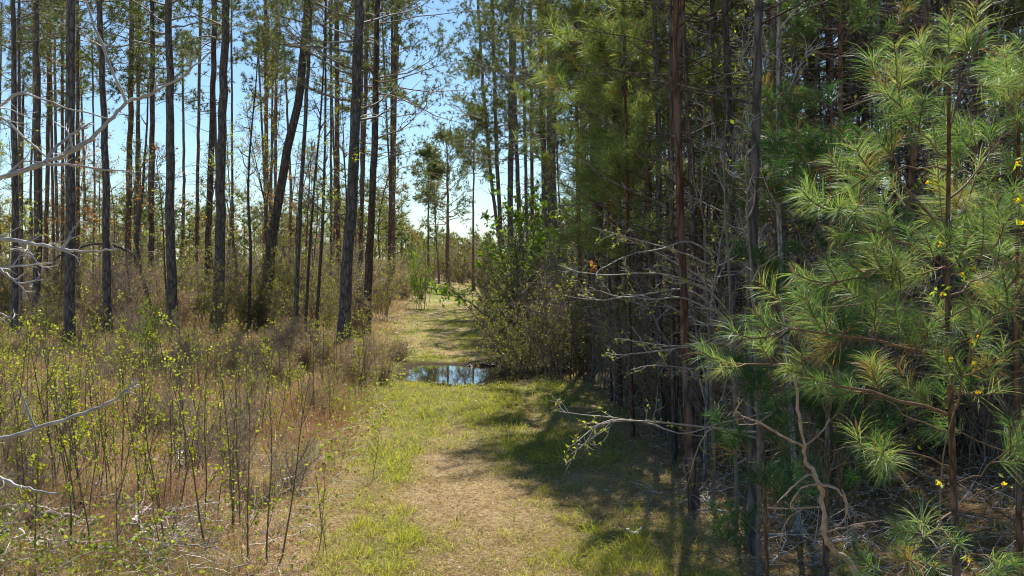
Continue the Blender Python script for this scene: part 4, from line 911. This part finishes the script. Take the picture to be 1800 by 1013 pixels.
def mud(label, x, y, w, l, hh, n=90):
    mb = MB()
    a = R.uniform(0, 6.28, n); rad_ = np.sqrt(R.uniform(0, 1, n)); cx = x + np.cos(a) * rad_ * w; cy = y + np.sin(a) * rad_ * l
    for i in range(n):
        s = R.uniform(0.02, 0.075); u = np.array([[math.cos(t) * math.cos(e), math.sin(t) * math.cos(e), math.sin(e)] for e in (-0.6, 0.1, 0.8) for t in np.arange(7) * 0.9])
        V = u * s * R.uniform(0.6, 1.3, (len(u), 1)) * np.array([1.4, 1, 0.7]) + np.array([cx[i], cy[i], max(hgt(cx[i], cy[i]), -0.05) + s * 0.3])
        q = [[r_ * 7 + k_, r_ * 7 + (k_ + 1) % 7, (r_ + 1) * 7 + (k_ + 1) % 7, (r_ + 1) * 7 + k_] for r_ in range(2) for k_ in range(7)]
        V = np.vstack([V, V[14:21].mean(0) + [0, 0, s * 0.2]]); mb.add(V - np.array([x, y, 0]), [[14 + k_, 14 + (k_ + 1) % 7, 21] for k_ in range(7)], q, np.array([0.05, 0.036, 0.027]) * R.uniform(0.6, 1.6))
    o = mb.build('mud_clods', M_mud, None, False); o.location = (x, y, 0); return tag(o, label, 'mud', kind='stuff')
mud('dark wet mud clods at the far shore of the puddle', PUX + 0.15, PUY + PRY * 0.78, 0.5, 0.16, 0.1, 16)
mud('small mud lumps along the near puddle shore', PUX - 0.2, PUY - PRY * 1.04, 1.0, 0.12, 0.1, 50)

mb = MB(); n = 130; a = R.uniform(0, 6.28, n); q = R.uniform(0.75, 1.05, n)
mb.leaves(np.stack([PUX + np.cos(a) * q * PRX, PUY + np.sin(a) * q * PRY, np.full(n, -0.038)], 1), R.uniform(0.03, 0.08, n), ramp(R.uniform(0, 1, n), [(0.12, 0.07, 0.04), (0.3, 0.2, 0.12)]), 0.6, nz=np.tile([0, 0, 1.], (n, 1)))
tag(mb.build('floating_leaves', M_dry, None, False), 'dead leaves and straw floating along the puddle margin', 'leaves', kind='stuff')
x = R.uniform(-PRX, PRX, 2600) * 1.5 + PUX; y = R.uniform(-PRY, PRY, 2600) * 1.5 + PUY; q = puddle_r(x, y); k_ = (q > 0.86) & (q < 1.3) & (vnoise(x * 3, y * 3, 8) > 0.45); x, y = x[k_], y[k_]; n = len(x)
mb = MB(); mb.blades(np.stack([x, y, hgt(x, y)], 1), nrm(np.array([[0, 0, 1.]]) + R.normal(size=(n, 3)) * 0.3), R.uniform(0.08, 0.24, n), 0.008, ramp(R.uniform(0, 1, n), [(0.10, 0.13, 0.03), (0.24, 0.27, 0.06), (0.38, 0.32, 0.14)]), 0.6)
tag(mb.build('marsh_grass', M_grass, None, False), 'sparse grass poking up round the muddy puddle edge', 'grass', kind='stuff')

# ------------------------------------------------------------------ grass, straw, litter
def scatter(n, y0, y1, pw, xl=None, xr=None):
    """points with density falling with distance, inside a slightly widened view wedge"""
    u = R.random(n); y = (y0 ** (1 - pw) + u * (y1 ** (1 - pw) - y0 ** (1 - pw))) ** (1 / (1 - pw)) if pw != 1 else y0 * (y1 / y0) ** u
    x = (R.random(n) * 2 - 1) * (0.56 * y + 0.8); return x, y
def fin(x, y): return np.stack([x, y, hgt(x, y)], 1)
def updir(n, lean): return nrm(np.array([[0, 0, 1.]]) + R.normal(size=(n, 3)) * np.array([1, 1, 0.15]) * lean)
okp = lambda x, y: puddle_r(x, y) > 1.12

# short green grass, clumped
x, y = scatter(700000, 8.5, 125, 0.95); gv = green(x, y); cl = fbm(x * 5, y * 4, 77, 2)
keep = (gv * (0.12 + 3.2 * cl ** 3) > R.random(len(x)) * 1.0) & okp(x, y); x, y = x[keep], y[keep]; n = len(x)
sc = 0.8 + y / 45
tone = np.clip(R.uniform(0, 1, n) * 0.6 + 0.4 * fbm(x * 2, y * 2, 5), 0, 1)
mb = MB(); mb.blades(fin(x, y) - [0, 0, .01], updir(n, 0.55), R.uniform(0.05, 0.2, n) * (0.55 + 1.5 * fbm(x * 5, y * 4, 77, 2) ** 2 + 0.4 * green(x, y)), 0.0045 * sc * 1.3, ramp(tone, [(0.13, 0.16, 0.03), (0.24, 0.275, 0.045), (0.38, 0.37, 0.08), (0.44, 0.36, 0.14)]), 0.7)
tag(mb.build('grass', M_grass), 'short green grass growing along the trail', 'grass', kind='stuff')
# straw and litter lying on the ground
x, y = scatter(520000, 8.5, 70, 1.0); keep = okp(x, y) & (R.random(len(x)) < np.where(x - path_c(y) > 2.6, 0.5, 1.0)); x, y = x[keep], y[keep]; n = len(x); sc = 0.8 + y / 30
dr = nrm(R.normal(size=(n, 3)) * np.array([1, 1, 0.22]) + [0, 0, 0.18])
off = x - path_c(y); tone = np.clip(R.uniform(0, 1, n) * 0.75 + 0.25 * fbm(x, y, 6), 0, 1)
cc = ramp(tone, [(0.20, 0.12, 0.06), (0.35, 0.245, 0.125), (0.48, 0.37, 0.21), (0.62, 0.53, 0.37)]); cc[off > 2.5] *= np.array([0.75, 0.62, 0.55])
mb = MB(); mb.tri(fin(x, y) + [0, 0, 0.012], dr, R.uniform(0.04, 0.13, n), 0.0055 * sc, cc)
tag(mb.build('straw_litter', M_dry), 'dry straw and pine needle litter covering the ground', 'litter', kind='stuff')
# fallen leaves
x, y = scatter(60000, 8.5, 50, 0.9); keep = okp(x, y) & (R.random(len(x)) < np.where(np.abs(x - path_c(y)) < 2.3, 0.35 * fbm(x * 2, y * 2, 12) * 2, 1.0)); x, y = x[keep], y[keep]; n = len(x)
mb = MB(); mb.leaves(fin(x, y) + [0, 0, 0.02], R.uniform(0.02, 0.075, n) * R.uniform(0.5, 1, n), ramp(R.uniform(0, 1, n), [(0.20, 0.12, 0.07), (0.34, 0.23, 0.14), (0.50, 0.40, 0.29), (0.62, 0.56, 0.45)]), 0.6)
tag(mb.build('fallen_leaves', M_dry), 'brown fallen leaves scattered over the ground', 'leaves', kind='stuff')
# standing dry grass left and along the trail
x, y = scatter(900000, 9, 110, 0.8); off = x - path_c(y); cl = fbm(x * 1.1, y * 0.8, 91, 3); c2 = vnoise(x * 4, y * 4, 15)
pr_ = np.where(off < 0, np.clip((-off - 1.9) / 1.4, 0, 1), np.clip((off - 2.1) / 2, 0, 1) * 0.22 * (y > 45))
bump_ = np.exp(-((off + 3.3) / 0.9) ** 2) * np.exp(-((y - 20) / 4) ** 2); pr_ = pr_ + 1.2 * bump_
pr_ = np.where((y < 14) & (off < 0), pr_ * 0.55, pr_)
keep = (pr_ * (0.12 + 3.6 * cl * c2 ** 2.2) > R.random(len(x))) & okp(x, y); x, y, off, cl, bump_ = x[keep], y[keep], off[keep], cl[keep], bump_[keep]; n = len(x); sc = 0.7 + y / 30
tone = np.clip(R.uniform(0, 1, n) * 0.55 + 0.6 * (fbm(x * 0.7, y * 0.5, 44) - 0.2), 0, 1)
cc = ramp(tone, [(0.20, 0.115, 0.08), (0.36, 0.22, 0.15), (0.46, 0.32, 0.22), (0.66, 0.55, 0.41)])
gi = R.random(n) < np.clip(green(x, y) * 1.1 + 0.07, 0, 0.6); cc[gi] = ramp(R.uniform(0, 1, gi.sum()), [(0.14, 0.17, 0.04), (0.26, 0.30, 0.07)])
hh = R.uniform(0.15, 0.62, n) * (0.5 + 0.8 * cl) * np.clip((-off - 1.4) / 2.5, 0.35, 1) * (1 + 0.9 * bump_); cc *= (1 - bump_[:, None] * np.array([[0.0, 0.10, 0.16]]))
mb = MB(); mb.blades(fin(x, y) - [0, 0, .02], updir(n, 0.38), hh, 0.0045 * sc, cc, 0.6)
tag(mb.build('dry_grass', M_dry), 'standing rusty brown dry grass left of the trail', 'dry grass', kind='stuff')

# twigs lying about, and low weeds in the left clearing
x, y = scatter(9000, 9, 42, 1.0); off = x - path_c(y); keep = ((off < -2.3) | (off > 2.6)) & okp(x, y); x, y = x[keep], y[keep]; n = len(x)
mb = MB(); q = grow(fin(x, y) + np.stack([0 * x, 0 * x, R.uniform(0.01, 0.16, n)], 1), nrm(R.normal(size=(n, 3)) * [1, 1, 0.35]), R.uniform(0.15, 0.75, n), 5, 0.22, -0.02)
mb.tubes(q, np.outer(R.uniform(0.0025, 0.006, n), lin(1, 0.5, 5)), 3, np.array([0.36, 0.31, 0.27]) * R.uniform(0.4, 1.7, (n, 1)))
tag(mb.build('twig_litter', M_dead), 'grey dead twigs littering the clearing and forest floor', 'twigs', kind='stuff')
x, y = scatter(90000, 9, 45, 0.8); off = x - path_c(y); keep = (off < -2.0) & okp(x, y) & (R.random(len(x)) < 2.2 * np.clip(fbm(x * 0.8, y * 0.6, 101, 3) - 0.38, 0, 1) + 0.04); x, y = x[keep], y[keep]; n = len(x)
mb = MB(); mb.leaves(fin(x, y) + np.stack([0 * x, 0 * x, R.uniform(0.03, 0.45, n)], 1), R.uniform(0.03, 0.07, n) * (0.8 + y / 50), ramp(R.uniform(0, 1, n), [(0.09, 0.12, 0.03), (0.17, 0.22, 0.05), (0.28, 0.32, 0.08)]), 0.6)
tag(mb.build('low_weeds', M_leaf, None, False), 'low green weeds among the dry grass', 'weeds', kind='stuff')

# ------------------------------------------------------------------ far woods beyond the clearing: one mass
mb = MB()
for i in range(560):
    y = R.uniform(150, 330); x = R.uniform(-0.62, 0.62) * y * 1.1
    if i > 520: y = R.uniform(210, 300); x = -R.uniform(0.02, 0.11) * y
    if 380 < i <= 520: y = R.uniform(100, 150); x = R.uniform(-0.6, 0.6) * y; 
    gap = abs((x / y * F + 900) - 785) < 75
    if gap and y < 200: continue
    hh = R.uniform(11, 20) * (1.0 if y > 150 else 0.5) * (0.55 if gap else 1); z = float(hgt(x, y))
    m = 44; u = R.random(m) ** 0.8; rr = hh * 0.24 * np.sqrt(1 - u) * R.uniform(0.3, 1.1, m) + 0.3; a = R.uniform(0, 6.28, m)
    p = np.stack([x + np.cos(a) * rr, y + np.sin(a) * rr, z + hh * (0.12 + 0.88 * u)], 1)
    pal = NEEDLE_FAR if R.random() < .65 else [(0.14, 0.13, 0.05), (0.26, 0.22, 0.09), (0.22, 0.13, 0.09)]
    tufts(mb, p, np.tile([0, 0, 1.], (m, 1)), 16, hh * 0.085, 0.13, pal, 1.3)
    mb.tubes(np.array([[x, y, z], [x, y, z + hh * 0.9]]), np.array([0.13, 0.05]), 4, (0.15, 0.11, 0.09))
tag(mb.build('far_woods', M_needle_far, None, False), 'distant hazy green and brown woods beyond the clearing', 'woods', kind='stuff')

# ------------------------------------------------------------------ tell look-alikes that share a label apart by their order from the left
from collections import defaultdict
byl = defaultdict(list)
for o in COL.objects:
    if o.parent is None and o.get('label'): byl[o['label']].append(o)
ORD = {2: ['left one of two', 'right one of two'], 3: ['leftmost of three', 'middle of three', 'rightmost of three'], 4: ['leftmost of four', 'second of four', 'third of four', 'rightmost of four'],
       5: ['leftmost of five', 'second of five', 'third of five', 'fourth of five', 'rightmost of five']}
ROW = ['nearest', 'second', 'third', 'fourth', 'fifth', 'sixth', 'seventh']; POS = ['leftmost', 'second', 'middle', 'fourth', 'rightmost']
for l, os_ in byl.items():
    if len(os_) > 5 and len(os_) <= 35 and len(l.split()) <= 12:
        os_.sort(key=lambda o: o.location[1])
        for q in range(0, len(os_), 5):
            ch = sorted(os_[q:q + 5], key=lambda o: o.location[0] / max(o.location[1], 1))
            for o, t in zip(ch, POS[:len(ch) - 1] + ['rightmost']): o['label'] = l + ', ' + t + ' in ' + ROW[q // 5] + ' row'
    if len(os_) in ORD and len(l.split()) <= 12:
        os_.sort(key=lambda o: o.location[0] / max(o.location[1], 1))
        for o, t in zip(os_, ORD[len(os_)]): o['label'] = l + ', ' + t
